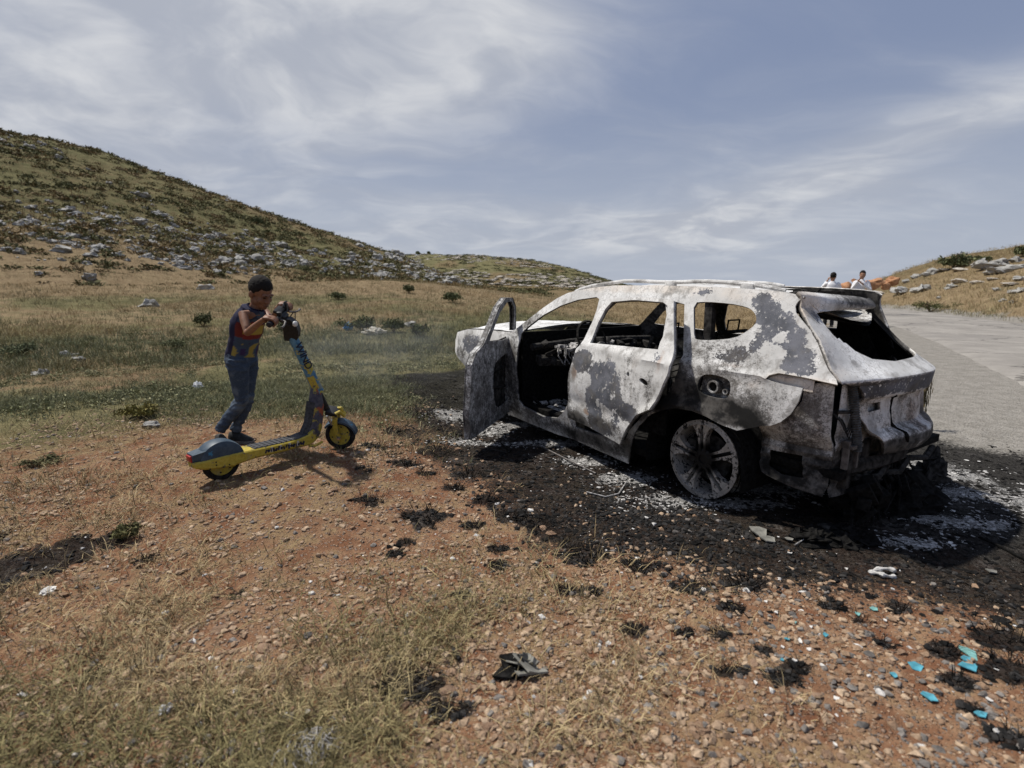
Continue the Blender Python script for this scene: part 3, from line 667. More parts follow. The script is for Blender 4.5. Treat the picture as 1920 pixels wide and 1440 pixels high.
fdoor = panel('front_door', FD, [FDW, FDR], door_fn(0), .012, M_METAL, car, .035, wear_fdoor, tuple(dn))
panel('outer_skin', FD, [FDW], door_fn(.05), .012, M_METAL, fdoor, .05, wear_fdoor, tuple(-dn))
mb = MB(); E_ = resample(FD, .06)
a_ = door_fn(-.006, 0)(np.array([p[0] for p in E_]), np.array([p[1] for p in E_])); b_ = door_fn(.05, 0)(np.array([p[0] for p in E_]), np.array([p[1] for p in E_]))
n_ = len(E_); mb.add(np.vstack([a_, b_]), [(i, (i+1) % n_, (i+1) % n_+n_, i+n_) for i in range(n_)])
mb.build('door_edge', M_METAL, fdoor, attrs={'wear': wear_fdoor})
mb = MB()
for u0, v0, u1, v1, r_ in [(-.02,.62,.40,.60,.016),(.02,.40,.42,.46,.014),(.1,.25,.12,.70,.012),(.33,.28,.30,.68,.013)]:
    p0 = hp+dl*u0+dn*.03; p1 = hp+dl*u1+dn*.03; mb.tube([(p0.x,p0.y,v0), ((p0.x+p1.x)/2,(p0.y+p1.y)/2,(v0+v1)/2-.02), (p1.x,p1.y,v1)], r_, 6)
mb.build('window_lifter', M_CHAR2, fdoor)
for v0 in (.32, .66):
    mb = MB(); p0 = hp+dl*-.03; mb.box((p0.x,p0.y-.03,v0), (.06,.09,.05), bev=.008); mb.build('hinge', M_STEEL, fdoor)

# roof
def roof_edge(x): return np.interp(x, [p[0] for p in SIDE[35:49]], [p[1] for p in SIDE[35:49]])
xs = np.linspace(-.47, 1.56, 44); ys = np.linspace(-1, 1, 29)
V = []
for t in ys:
    xx = np.where(xs > 1.3, 1.3+(xs-1.3)*(1.0-.12*t*t), xs); xx = xx + .05*(1-t*t)*sstep(-.3, -.47, xs)*-1.6
    xx = xx + .13*sstep(-.1, -.47, xs)*max(0, -t)
    xx = xx + 0.0
    ze = roof_edge(np.clip(xs, -.45, 2)); ye = prof(ze)*plan(xs)*(np.interp(xs, [-.8,-.4,.3], [.55,.76,1]) if t < 0 else 1)
    z = ze + (.012-.15*sstep(.6,-.4,xs))*(1-t*t)**.8 - .004 + (fbm(xs*1.0+5, np.full_like(xs, t*2), 2.5, 3, 14)-.5)*.018*(1-t**4)
    z = z - .02*np.exp(-((abs(t)-.80)/.06)**2) - .055*sstep(.7, -.45, xs)*(1-t)/2
    V.append(np.stack([xx, ye*t*.995, z], 1))
V = np.array(V); na, nb = V.shape[:2]; idx = np.arange(na*nb).reshape(na, nb)
q = np.stack([idx[:-1,:-1], idx[:-1,1:], idx[1:,1:], idx[1:,:-1]], -1).reshape(-1, 4)[:, ::-1]
V = V.reshape(-1, 3)
def wear_roof(c):
    x, y = c[:,0], c[:,1]; n = fbm(x+1, y+4, 2.2, 4, 3)
    return np.stack([.3*n, .1+.42*sstep(.5, -.5, x)*sstep(.62, .2, y)+.3*(n-.5), .25*n, np.full(len(c), .35)], 1)
roof = new_mesh('roof', np.vstack([V, V-np.array([0,0,.02])]), np.vstack([q, q[:, ::-1]+len(V)]), M_METAL, body, True, 40, {'wear': np.vstack([wear_roof(V), np.tile([0,1.3,0,0], (len(V),1))])})
def wear_light(c): return np.tile([.15,.22,.05,.1], (len(c), 1))
for sg in (1, -1):
    mb = MB()
    x1 = -.16 if sg > 0 else .55
    rx = np.concatenate([[1.50,1.44], np.linspace(1.30, x1, 14), [x1-.12,x1-.18]])
    rz = roof_edge(rx)+.004+np.array([.0,.008]+[.024]*14+[.010,.0]) + .006*np.sin(rx*9)
    mb.tube([(x, sg*(float(prof(roof_edge(x))*plan(x))-.055), z) for x, z in zip(rx, rz)], [.010]+[.014]*16+[.010], 8)
    for x in ((1.2, .5, -.1) if sg > 0 else (1.2, .9)): mb.box((x, sg*(float(prof(roof_edge(x))*plan(x))-.055), float(roof_edge(x))+.012), (.09,.03,.04), bev=.008)
    rl = mb.build('roof_rail', M_METAL, car, attrs={'wear': wear_light})
# torn headlining / aerial base curled up on the roof's tail
mb = MB(); mb.box((-.24,.16,1.345), (.10,.13,.05), Euler((.1,-.12,.4)), .012); mb.box((-.20,.22,1.345), (.10,.06,.04), Euler((.2,.2,.1)), .01); mb.tube([(-.26,.12,1.35),(-.28,.10,1.38),(-.30,.14,1.385)], .008, 6)
mb.build('aerial_base', M_CHAR2, car)

# bonnet, cowl and windscreen bottom
xs = np.linspace(2.15, 3.42, 18); ys = np.linspace(-1, 1, 15); V = []
for t in ys:
    ze = np.interp(xs, [2.1,2.6,3.05,3.34,3.46], [.925,.91,.88,.82,.73]); ye = prof(ze)*plan(xs)
    V.append(np.stack([xs+.06*(1-t*t)*sstep(2.8, 3.2, xs), ye*t*.97, ze+.055*(1-t*t)+.004 + (fbm(xs, np.full_like(xs, t*2), 3, 3, 4)-.5)*.02], 1))
V = np.array(V); na, nb = V.shape[:2]; idx = np.arange(na*nb).reshape(na, nb)
q = np.stack([idx[:-1,:-1], idx[:-1,1:], idx[1:,1:], idx[1:,:-1]], -1).reshape(-1, 4)[:, ::-1]; V = V.reshape(-1, 3)
new_mesh('bonnet', np.vstack([V, V-np.array([0,0,.015])]), np.vstack([q, q[:, ::-1]+len(V)]), M_METAL, car, True, 40, {'wear': np.tile([.3,.15,.05,.1], (2*len(V),1))})
mb = MB(); mb.rings([[(x, y, z) for x, z in ((3.43,.74),(3.47,.66),(3.43,.52),(3.36,.50),(3.34,.72))] for y in np.linspace(-.76, .76, 12)])
mb.build('front_panel', M_METAL, car, attrs={'wear': wear_dim})

# cabin
mb = MB(); mb.box((1.35,0,.17), (1.9,1.62,.05)); mb.box((-.1,0,.33), (1.2,.82,.05)); mb.box((.9,0,.26), (2.2,.28,.16), bev=.04)
mb.box((2.12,0,.55), (.05,1.58,.75)); mb.box((-.55,0,.38), (.5,1.40,.05)); mb.box((.02,0,.36), (.9,1.0,.25), bev=.05)
for sg in (1,-1):
    mb.box((1.38, sg*.80,.17), (1.5,.07,.16))
mb.build('floor_pan', M_CHAR, car)
mb = MB(); random.seed(3)
mb.tube([(1.93,.80,.80),(1.90,.3,.83),(1.91,-.3,.82),(1.93,-.8,.80)], .035, 8)
for i in range(26):
    y = random.uniform(-.7,.7); mb.box((1.88+random.uniform(-.06,.06), y, .76+random.uniform(-.14,.06)), (random.uniform(.04,.14),random.uniform(.05,.2),random.uniform(.02,.10)), Euler((random.uniform(-.6,.6),random.uniform(-.6,.6),random.uniform(-.6,.6))), .008)
dash = mb.build('dashboard', M_CHAR2, car)
mb = MB()
for i in range(34):
    y = random.uniform(-.1,.62); mb.box((1.80+random.uniform(-.09,.06), y, .80+random.uniform(-.06,.035)), (random.uniform(.03,.12),random.uniform(.03,.12),random.uniform(.008,.03)), Euler((random.uniform(-.5,.5),random.uniform(-.5,.5),random.uniform(0,3))), .004)
for i in range(9):
    y = random.uniform(0,.6); x = 1.74+random.uniform(-.05,.08); mb.tube([(x,y,.80),(x-.02,y+.02,.72),(x-.03,y+random.uniform(-.05,.05),.64)], .006, 5)
mb.build('ash_crust', M_ASH, dash)
mb = MB(); mb.lathe([(.165,-.012),(.178,0),(.165,.012),(.152,0)], (1.55,.40,.90), (-.9,0,.42), 28, True); mb.tube([(1.55,.40,.90),(1.88,.40,.76)], .022, 8)
for a in (0, 2.1, 4.2): mb.tube([(1.55,.40,.90),(1.55-.16*.42*math.cos(a)*0+.07*math.sin(a),.40+.16*math.cos(a),.90+.15*math.sin(a))], .010, 6)
mb.build('steering_wheel', M_CHAR2, car)
def seat(y0, x0=.75, w=.46):
    mb = MB()
    for s_ in (-1, 1):
        y = y0+s_*w/2
        mb.tube([(x0+.42,y,.34),(x0+.02,y,.32),(x0-.10,y,.52),(x0-.20,y,.86),(x0-.22,y*.9+y0*.1,1.0)], .016, 6)
        mb.tube([(x0+.40,y,.34),(x0+.36,y,.20),(x0,y,.20),(x0+.02,y,.32)], .014, 6)
    for i in range(8):
        t = i/7; mb.tube([(x0-.08-.12*t, y0-w/2, .48+.40*t),(x0-.11-.12*t, y0, .48+.40*t-.015),(x0-.08-.12*t, y0+w/2, .48+.40*t)], .005, 5)
        mb.tube([(x0+.40*t, y0-w/2, .335),(x0+.40*t, y0, .315),(x0+.40*t, y0+w/2, .335)], .005, 5)
    mb.tube([(x0-.22, y0-w/2+.02, 1.0),(x0-.22, y0+w/2-.02, 1.0)], .016, 6); mb.tube([(x0-.22,y0-.08,1.0),(x0-.23,y0-.08,1.10),(x0-.23,y0+.08,1.10),(x0-.22,y0+.08,1.0)], .008, 6)
    return mb.build('seat_frame', M_CHAR2, car)
seat(.40, .88); seat(-.40, .88)
mb = MB(); mb.tube([(-.02,-.62,.42),(-.05,-.62,.85),(-.05,.62,.85),(-.02,.62,.42)], .018, 6)
for i in range(11): y = -.55+.11*i; mb.tube([(-.03,y,.45),(-.05,y,.84)], .006, 5)
mb.tube([(.45,-.6,.36),(.45,.6,.36)], .018, 6); mb.build('rear_seat_frame', M_CHAR2, car)
mb = MB()
for x0, x1, z0, z1, y in [(-.19,.22,1.285,1.36,-.50),(.22,1.1,1.29,1.37,-.60)]: mb.box(((x0+x1)/2, y, (z0+z1)/2), (x1-x0, .02, z1-z0))
mb.prism([(-.52,-.34,.88),(-.19,-.38,.88),(-.19,-.38,1.36),(-.26,-.36,1.36)], (0,-.02,0)); mb.box((-.15,.05,1.265), (.40,.7,.015)); mb.build('side_lining', M_CHAR, car)
# belt tower and loops of harness on the sill
mb = MB(); mb.box((.10,.70,1.16), (.06,.05,.28), Euler((.1,.1,0)), .008); mb.box((.14,.66,1.18), (.03,.04,.30)); mb.build('belt_tower', M_CHAR2, car)
mb = MB()
mb.tube([(1.98,.74,.30),(1.80,.76,.25),(1.62,.74,.235),(1.45,.77,.25),(1.33,.78,.30),(1.28,.76,.40),(1.35,.72,.46)], .016, 7)
mb.lathe([(.085,-.014),(.10,0),(.085,.014),(.07,0)], (1.36,.79,.33), (.5,.85,0), 18, True)
for i in range(8):
    x = random.uniform(1.3,2.0); mb.tube([(x,.6,.22),(x+.1,.68,.26),(x+.22,.66,.22)], .007, 5)
mb.build('harness_loop', M_CHAR, car)
mb = MB()
for i in range(70):
    x = random.uniform(1.25,2.0); y = random.uniform(.15,.80)
    mb.box((x,y,.225+random.uniform(0,.03)), (random.uniform(.02,.1),random.uniform(.02,.08),random.uniform(.004,.02)), Euler((random.uniform(-.4,.4),random.uniform(-.4,.4),random.uniform(0,3))), .002)
mb.build('burnt_lining', M_ASH, car)
# fuel filler
mb = MB(); cy = float(prof(.79))*.99
mb.box((-.115,cy-.07,.79), (.25,.012,.17)); mb.lathe([(.040,0),(.040,.05),(.030,.05),(.030,.0)], (-.10,cy-.062,.785), (0,1,0), 20); mb.lathe([(.018,0),(.018,.03),(.012,.03),(.012,0)], (-.175,cy-.062,.765), (0,1,0), 14)
mb.build('fuel_filler', M_METAL, body, attrs={'wear': lambda c: np.tile([.2,.58,.2,.3], (len(c),1))})
panel('lamp_recess', [(-.40,.86),(-.66,.84),(-.66,.93),(-.42,.935)], [], lambda x, z: side_fn(1, .004, -.035)(x, z), .008, M_METAL, body, .03, lambda c: np.tile([.05,.18,.35,.95], (len(c),1)), (0,-1,0))
mb = MB(); mb.lathe([(.029,0),(.029,.004)], (-.10,cy-.03,.785), (0,1,0), 20); mb.build('filler_neck', M_CHAR, body)
# wheels
def wheel(name, x, y, z, sgn, tilt=0, detail=True):
    w = empty(name); w.parent = car; w.location = (x, y, z); w.rotation_euler = (tilt, 0, 0)
    mb = MB(); R0 = .262
    mb.lathe([(R0-.030,.012),(R0-.012,.006),(R0,.002),(R0,-.008),(R0-.014,-.016),(R0-.020,-.07),(R0-.03,-.16),(R0-.006,-.20),(R0-.002,-.212),(R0-.012,-.212),(R0-.04,-.17),(R0-.034,-.07),(R0-.032,-.01)], (0,0,0), (0,sgn,0), 64, True)
    def P_(r, a, h): return (r*math.cos(a), sgn*h, r*math.sin(a))
    for i in range(5):
        a0 = math.radians(90-8)+i*2*math.pi/5
        for s_ in (-1, 1):
            # each spoke of the pair: narrow at the hub, forked into the lip
            r_in, r_mid, r_out = .045, .15, R0-.024
            def prism_pts(h):
                return [P_(r_in, a0+s_*.20, h), P_(r_mid, a0+s_*.085, h+.004), P_(r_out, a0+s_*.050, h-.004), P_(r_out, a0+s_*.345, h-.004), P_(r_out-.03, a0+s_*.27, h), P_(r_mid, a0+s_*.19, h+.004), P_(r_in+.01, a0+s_*.52, h)]
            top = prism_pts(.0); bot = prism_pts(-.05); n = len(top)
            mb.add(top+bot, [tuple(range(n)), tuple(range(2*n-1, n-1, -1))] + [(j, j+n, (j+1) % n+n, (j+1) % n) for j in range(n)])
    mb.lathe([(.068,-.05),(.068,-.008),(.055,-.002),(.030,.0),(.028,-.01),(.0005,-.01)], (0,0,0), (0,sgn,0), 30)
    rim = mb.build('rim', M_RIM, w, angle=28)
    mb = MB(); mb.lathe([(.155,-.10),(.155,-.085),(.05,-.085),(.05,-.10)], (0,0,0), (0,sgn,0), 40, True); mb.box((.13,-sgn*.09,.02), (.07,.08,.16), bev=.012)
    mb.build('brake_disc', M_CHAR2, w)
    mb = MB()
    for i in range(4):
        rr = R0+.003+.003*i; off = -.02-.025*i; pts = []
        for j in range(41):
            a = 2*math.pi*j/40; rz = rr*(1+.03*math.sin(3*a+i)); zz = rz*math.sin(a); zz = max(zz, -z+.012+.004*i); pts.append((rz*math.cos(a)+.01*math.sin(i), sgn*(off+.02*math.sin(2*a+i)), zz))
        mb.tube(pts, .0035, 4, cap=False)
    mb.build('tyre_wire', M_CHAR, w)
    return w
def rim_mat():
    m, k, b = mat('heat_stained_alloy'); co = obj_co(k)
    n1 = k.noise(co, 14, 6, .6); n2 = k.noise(co, 60, 5, .6)
    c = k.mix(k.ramp(n1, .35, .65), (.40,.375,.345), (.62,.585,.54))
    c = k.mix(k.ramp(k.math('ADD', k.math('MULTIPLY', n2, .5), k.math('MULTIPLY', n1, .5)), .505, .57), c, (.035,.032,.03))
    c = k.mix(k.ramp(k.vmath('LENGTH', k.vmath('MULTIPLY', co, (1,0,1)), out=1), .15, .085), c, (.014,.013,.013))
    k.put(b.inputs['Base Color'], c); b.inputs['Metallic'].default_value = .35; b.inputs['Roughness'].default_value = .5; bump(k, b, n2, .25, .003); return m
M_RIM = rim_mat()
wheel('wheel', -.0, .80, .268, 1, .03); wheel('wheel', 2.6, .80, .265, 1, 0, False); wheel('wheel', 0, -.80, .265, -1, 0, False); wheel('wheel', 2.6, -.80, .265, -1, 0, False)
# wheel housings, axle, springs
for cx in (0.03, 2.6):
    for sg in (1, -1):
        mb = MB(); rg = []
        for y in (.42, .60, .78, .895):
            rg.append([(cx+.375*math.cos(a), sg*y, .25+.375*math.sin(a)) for a in np.linspace(-.25, math.pi+.25, 20)])
        V = [p for r_ in rg for p in r_]; n = 20
        mb.add(V, [(i*n+j, i*n+j+1, (i+1)*n+j+1, (i+1)*n+j) for i in range(3) for j in range(n-1)])
        mb.box((cx, sg*.43, .38), (.78,.02,.5)); mb.build('wheel_housing', M_CHAR, car)
mb = MB(); mb.tube([(0,-.75,.26),(0,.75,.26)], .035, 8)
for sg in (1,-1):
    mb.tube([(.45,sg*.45,.24),(.0,sg*.62,.24)], .03, 6); mb.tube([(.06,sg*.60,.24),(.10,sg*.56,.56)], .025, 8)
    mb.tube([(.10+.05*math.cos(a), sg*(.56)+.05*math.sin(a), .28+.012*a) for a in np.linspace(0, 22, 90)], .008, 5)
mb.build('rear_axle', M_CHAR2, car)

# tailgate: rows from the spoiler down to the lower lip
TG = [ # z, Xleft, Yleft, Xcentre, kR
 (1.372,-.43,.70,-.455,.55),(1.352,-.455,.705,-.50,.7),(1.315,-.455,.70,-.525,.75),(1.285,-.46,.705,-.52,.8),(1.262,-.485,.715,-.50,.8),(1.20,-.545,.735,-.555,.8),(1.12,-.63,.76,-.64,.8),(1.05,-.685,.785,-.715,.8),(.975,-.735,.80,-.81,.8),(.935,-.775,.805,-.875,.8),(.918,-.79,.806,-.90,.8),(.906,-.792,.80,-.90,.8),
 (.88,-.80,.62,-.895,.75),(.84,-.81,.58,-.89,.75),(.805,-.81,.56,-.88,.75),(.79,-.80,.555,-.862,.75),(.74,-.80,.55,-.862,.72),(.68,-.81,.535,-.872,.72),(.62,-.83,.50,-.875,.7),(.592,-.865,.46,-.915,.7),(.568,-.882,.44,-.932,.7),(.52,-.886,.41,-.936,.7),(.468,-.868,.36,-.915,.7),(.452,-.835,.34,-.875,.7)]
TGA = np.array(TG)
def tg_pt(t, v):
    """t: +1 left edge .. -1 right, v: row position"""
    z, xl, yl, xc, kr = [np.interp(v, np.arange(len(TG)), TGA[:, i]) for i in range(5)]
    t = np.asarray(t, float); yr = np.interp(v, [0,8,11,14,23], [.47,.50,.52,.52,.45])
    y = np.where(t > 0, t*yl, t*yr)
    x = np.where(t > 0, xc+(xl-xc)*t*t, xc+kr*y*y) - .014*sstep(8, 3, v)*sstep(.6, 1, t)
    y = y - .022*sstep(7.5, 2, v)*sstep(.5, 1, t)
    z = z - .05*np.clip(.9-t, 0, 1.4)/1.4*sstep(5, 1, v)
    # plate recess
    x = x + .022*sstep(.30, .275, np.abs(y-0.0))*sstep(14.6, 15.2, v)*sstep(19.2, 18.6, v)
    # lamp pocket
    x = x + .018*sstep(.29,.33, y)*sstep(14.9, 15.1, v)*sstep(17.3, 16.7, v)
    n = (fbm(y*1.0+4, z+v*.02, 6, 3, 44)-.5)*.012
    return np.stack([x+n, y, z], -1)
TGLASS = [(.80,4.15),(.5,4.0),(.1,3.85),(-.3,3.8),(-.62,3.9),(-.76,4.15),(-.80,5.2),(-.80,6.6),(-.74,7.5),(-.5,7.75),(-.1,7.85),(.25,7.9),(.50,7.6),(.62,7.0),(.67,6.4),(.70,6.35),(.72,6.0),(.755,6.05),(.775,5.7),(.79,5.0)]
TOUT = [(1,0),(1,11.0)] + [(1, 12+i*.9) for i in range(13)] + [(1,23),(-1,23),(-1,0)]
POCK = [(.86,15.5),(.66,15.45),(.66,16.3),(.86,16.4)]
def tg_wear(c):
    y, z, x = c[:,1], c[:,2], c[:,0]; n = fbm(y*2+3, z*2, 2.5, 4, 9)
    s_ = .08 + .30*sstep(.35, -.15, y)*sstep(1.0, 1.25, z) + .42*sstep(1.24, 1.3, z)*sstep(.5, .2, y) + .5*sstep(-.33,-.4,y)*sstep(.95,1.0,z) + .35*sstep(-.15, -.5, y)*sstep(.93, 1.0, z)
    s_ = s_ + .27*sstep(.925, .90, z) + .42*sstep(.572, .55, z)
    s_ = np.where(z < .9, s_+.16*sstep(.75,.55,z)*sstep(.3,-.1,y)+(n-.5)*.8, s_+(n-.5)*.35)
    g = .55*np.exp(-(((y-.60)/.07)**2+((z-1.23)/.05)**2)) + .3*n*(z < .9) + .75*sstep(.925,.905,z)*sstep(.79,.83,z)*.75
    r = .34*n + .42*sstep(.86, .75, z)*sstep(.35, -.1, y)*sstep(.52,.6,z)
    p = .45*sstep(.62, .74, y)*sstep(.85,.95,z) + .9*sstep(.40,.55,y)*sstep(1.2,1.27,z) + .65*sstep(.56,.68,z)*sstep(.9,.8,z)*(.4+n)
    return np.stack([g, np.clip(s_, 0, 1), r, p], 1)
def tg_fn(u, v): return tg_pt(u, v/8.0)
SC_ = lambda L_: [(a, b*.08*1.0) for a, b in L_]
# (v is stored scaled so that the triangles are even)
tailgate = panel('tailgate', SC_(TOUT), [SC_(TGLASS), SC_(POCK)], lambda u, v: tg_pt(u, v/.08), .02, M_METAL, car, .03, tg_wear, (1,0,0))
mb = MB(); mb.box((-.70,.43,.79), (.04,.2,.10)); mb.build('lamp_pocket', M_CHAR2, tailgate)
mb = MB(); pts = [tuple(tg_pt(np.array(.28/.55), 14.2+i*.72)+np.array([-.006, .01*math.sin(i*1.7), 0])) for i in range(10)]; mb.tube(pts, [.006+.003*(i % 3) for i in range(10)], 6); mb.build('melted_trim', M_CHAR, tailgate)
# raised rim of the glass opening and torn remains of the inner lining on the right
mb = MB()
for i in range(17):
    v = 4.2+i*.225; a = tg_pt(np.array(-.80), v); b = tg_pt(np.array(-.62-.06*random.random()), v); c = tg_pt(np.array(-.62), v+.22); d = tg_pt(np.array(-.80), v+.22)
    mb.add([a+np.array([.02,0,0]), b+np.array([.05,0,0]), c+np.array([.05,0,0]), d+np.array([.02,0,0])], [(0,1,2,3)])
mb.build('torn_lining', M_CHAR, tailgate)
mb = MB(); q_ = [tg_pt(np.array(-.97), v) for v in np.linspace(0, 12, 14)]
for a, b in zip(q_[:-1], q_[1:]): mb.add([a+np.array([.012,0,0]), b+np.array([.012,0,0]), b+np.array([.34,-.10,-.02]), a+np.array([.34,-.10,0])], [(0,1,2,3)])
for a, b in zip(q_[:-1], q_[1:]): mb.add([a+np.array([.034,.10,0]), b+np.array([.034,.10,0]), b+np.array([.30,-.08,-.02]), a+np.array([.30,-.08,0])], [(0,1,2,3)])
mb.build('pillar_lining', M_CHAR, tailgate)
# rear structure under the skin
def rp_fn(x, z):
    y = .735 + .012*np.sin(z*95)*sstep(.62,.5,z)*.6 + .02*np.sin(x*9) + .12*sstep(.5,.62,z)*.6
    return np.stack([x, y*np.interp(x, [-.85,-.4], [.93,1]), z], 1)
RP = [(-.36,.34),(-.36,.60),(-.45,.64),(-.55,.69),(-.60,.78),(-.605,.88),(-.74,.90),(-.75,.60),(-.74,.30),(-.72,.235),(-.55,.25),(-.38,.29)]
RPH = [(-.42,.34),(-.42,.44),(-.60,.45),(-.62,.32),(-.5,.31)]
def rp_wear(c):
    z = c[:,2]; n = fbm(c[:,0]*3, z*3, 3, 4, 6); return np.stack([.2*n, np.clip(.42+.45*sstep(.62,.38,z)+(n-.5)*.7, 0, 1), .2+.4*n, .35*n], 1)
panel('rear_corner_panel', RP, [RPH], rp_fn, .012, M_METAL, car, .03, rp_wear, (0,-1,0))
mb = MB(); mb.box((-.52,.66,.38), (.24,.03,.16)); mb.build('corner_cavity', M_CHAR, car)
# back wall between the corner and the tailgate
V = []; cols = [(-.745,.685),(-.755,.64),(-.765,.58),(-.77,.50),(-.79,.2),(-.78,-.1),(-.70,-.28),(-.5,-.42)]; zs = np.linspace(.24,.90,16)
for z in zs: V += [(x-.008*math.sin(z*60)*(z < .6), y, z) for x, y in cols]
n = len(cols); new_mesh('rear_wall', V, [(i*n+j, (i+1)*n+j, (i+1)*n+j+1, i*n+j+1) for i in range(15) for j in range(n-1)], M_METAL, car, True, 40, {'wear': np.clip(rp_wear(np.array(V))+np.array([0,.22,0,0])*(np.array(V)[:, 1] < .5)[:, None], 0, 1)})
mb = MB(); mb.tube([(-.77,.60,.40),(-.82,.3,.40),(-.83,0,.40),(-.78,-.18,.40),(-.70,-.30,.39)], .045, 6, flat=.6)
for y in (.60,.40): mb.box((-.77,y,.42), (.07,.05,.26), bev=.01)
for y, z in [(.5,.33),(.2,.30),(-.2,.32)]: mb.tube([(-.78,y,z),(-.83,y-.2,z-.02),(-.80,y-.4,z+.01)], .02, 6)
mb.build('crash_beam', M_CHAR2, car)
mb = MB(); mb.box((-.80,.60,.545), (.06,.12,.02)); mb.box((-.80,.665,.50), (.03,.02,.16)); mb.box((-.80,.55,.47), (.03,.02,.12)); mb.box((-.785,.60,.56), (.03,.14,.03), bev=.006); mb.build('bumper_bracket', M_STEEL, car)
mb = MB(); pts = [(-.768,.628,.885),(-.785,.622,.80),(-.80,.612,.70),(-.815,.60,.60),(-.82,.59,.52)]
rs = []; pp = []
for i in range(60):
    t = i/59*4; j = min(int(t), 3); q = Vector(pts[j]).lerp(Vector(pts[j+1]), t-j); pp.append(q); rs.append(.027 if i % 2 else .019)
mb.tube(pp, rs, 10); mb.build('corrugated_hose', simple('sooty_hose', (.075,.072,.068), .8, 0, .5, 40), car)
mb = MB()
for a in range(4):
    y = .72-.02*a; mb.tube([(-.72,y,.74),(-.77,y-.01,.69-.01*a),(-.79,y-.03,.64-.02*a),(-.79,y-.06,.65),(-.79,y-.08,.72)], .004, 5)
mb.tube([(-.745,.70,.735),(-.79,.63,.735)], .010, 6); mb.build('wire_loom', M_CHAR2, car)
mb = MB(); random.seed(5)
mb.tube([(-.70,.30,.20),(-.72,-.30,.19)], .09, 10, flat=.7)
for i in range(22):
    mb.box((-.80+random.uniform(-.08,.08), random.uniform(-.22,.55), .20+random.uniform(-.09,.10)), (random.uniform(.03,.12),random.uniform(.04,.16),random.uniform(.02,.09)), Euler((random.random()*3,random.random()*3,random.random()*3)), .008)
for i in range(16):
    y = random.uniform(-.22,.5); mb.tube([(-.78,y,.34),(-.84+random.uniform(-.05,.05),y+random.uniform(-.1,.1),.22),(-.82+random.uniform(-.08,.08),y+random.uniform(-.15,.15),.06)], random.uniform(.005,.014), 6)
mb.build('exhaust_box', M_CHAR, car)
# ---------------------------------------------------------------- scattering helpers
def merge(name, variants, pos, rot, scl, m, var_i=None, tint=None, parent=None, smooth=False, kind='stuff', label=None):
    """many small copies written into one mesh; rot = (n,3,3), scl = (n,3)"""
    n = len(pos); var_i = rng.integers(0, len(variants), n) if var_i is None else var_i
    Vs, Fs, Ts = [], [], []; base = 0
    for vi, (v, f, w) in enumerate(variants):
        s_ = np.where(var_i == vi)[0]
        if not len(s_): continue
        P_ = np.einsum('nij,nvj->nvi', rot[s_], v[None]*scl[s_][:, None, :]) + pos[s_][:, None, :]
        Vs.append(P_.reshape(-1, 3)); Fs.append((f[None] + (np.arange(len(s_))*len(v))[:, None, None] + base).reshape(-1, f.shape[1])); base += len(s_)*len(v)
        if tint is not None: Ts.append(np.concatenate([np.repeat(tint[s_], len(v), 0), np.tile(w, len(s_))[:, None]], 1))
    at_ = None if tint is None else {'tint': np.vstack(Ts)}
    o = new_mesh(name, np.vstack(Vs), np.vstack(Fs), m, parent, smooth, None, at_)
    if kind: tag(o, label, kind=kind)
    return o
def rotz(a): c, s = np.cos(a), np.sin(a); z = np.zeros_like(a); return np.stack([np.stack([c,-s,z],-1), np.stack([s,c,z],-1), np.stack([z,z,z+1],-1)], 1)
def rotrand(n):
    q = rng.normal(size=(n,4)); q /= np.linalg.norm(q, axis=1)[:, None]; w, x, y, z = q.T
    return np.stack([np.stack([1-2*(y*y+z*z),2*(x*y-z*w),2*(x*z+y*w)],-1), np.stack([2*(x*y+z*w),1-2*(x*x+z*z),2*(y*z-x*w)],-1), np.stack([2*(x*z-y*w),2*(y*z+x*w),1-2*(x*x+y*y)],-1)], 1)
def polar(n, r0, r1, a0, a1, pw=0.0):
    """points spread evenly over bearing and (by default) evenly over log distance"""
    u = rng.random(n); r = r0*(r1/r0)**u if pw == 0 else (r0**pw + u*(r1**pw-r0**pw))**(1/pw)
    a = np.radians(a0+(a1-a0)*rng.random(n)); return r*np.sin(a), r*np.cos(a), r, np.degrees(a)
def tuft(n, h, w, spread, lean, seg=2, seed=0):
    g = np.random.default_rng(seed); V = []; F_ = []; W = []
    for i in range(n):
        a = g.random()*6.283; b = g.random()**.5*spread; x, y = b*np.cos(a), b*np.sin(a); d = a + g.normal()*.7
        L = h*(.45+.75*g.random()); ln = lean*(.4+g.random()); q = g.random()*6.283; ux, uy = np.cos(q)*w, np.sin(q)*w; k = len(V)
        tone = .40+.85*g.random()
        for s_ in range(seg+1):
            t = s_/seg; th = ln*(.35+.75*t); px_ = x+np.cos(d)*L*t*np.sin(th); py_ = y+np.sin(d)*L*t*np.sin(th); pz = L*t*np.cos(th)
            if s_ == seg: V.append((px_, py_, pz)); W.append(tone)
            else: ww = 1-.5*t; V += [(px_-ux*ww, py_-uy*ww, pz), (px_+ux*ww, py_+uy*ww, pz)]; W += [tone]*2
        for s_ in range(seg-1): F_ += [(k+2*s_, k+2*s_+1, k+2*s_+3), (k+2*s_, k+2*s_+3, k+2*s_+2)]
        F_.append((k+2*seg-2, k+2*seg-1, k+2*seg))
    return np.array(V), np.array(F_), np.array(W)
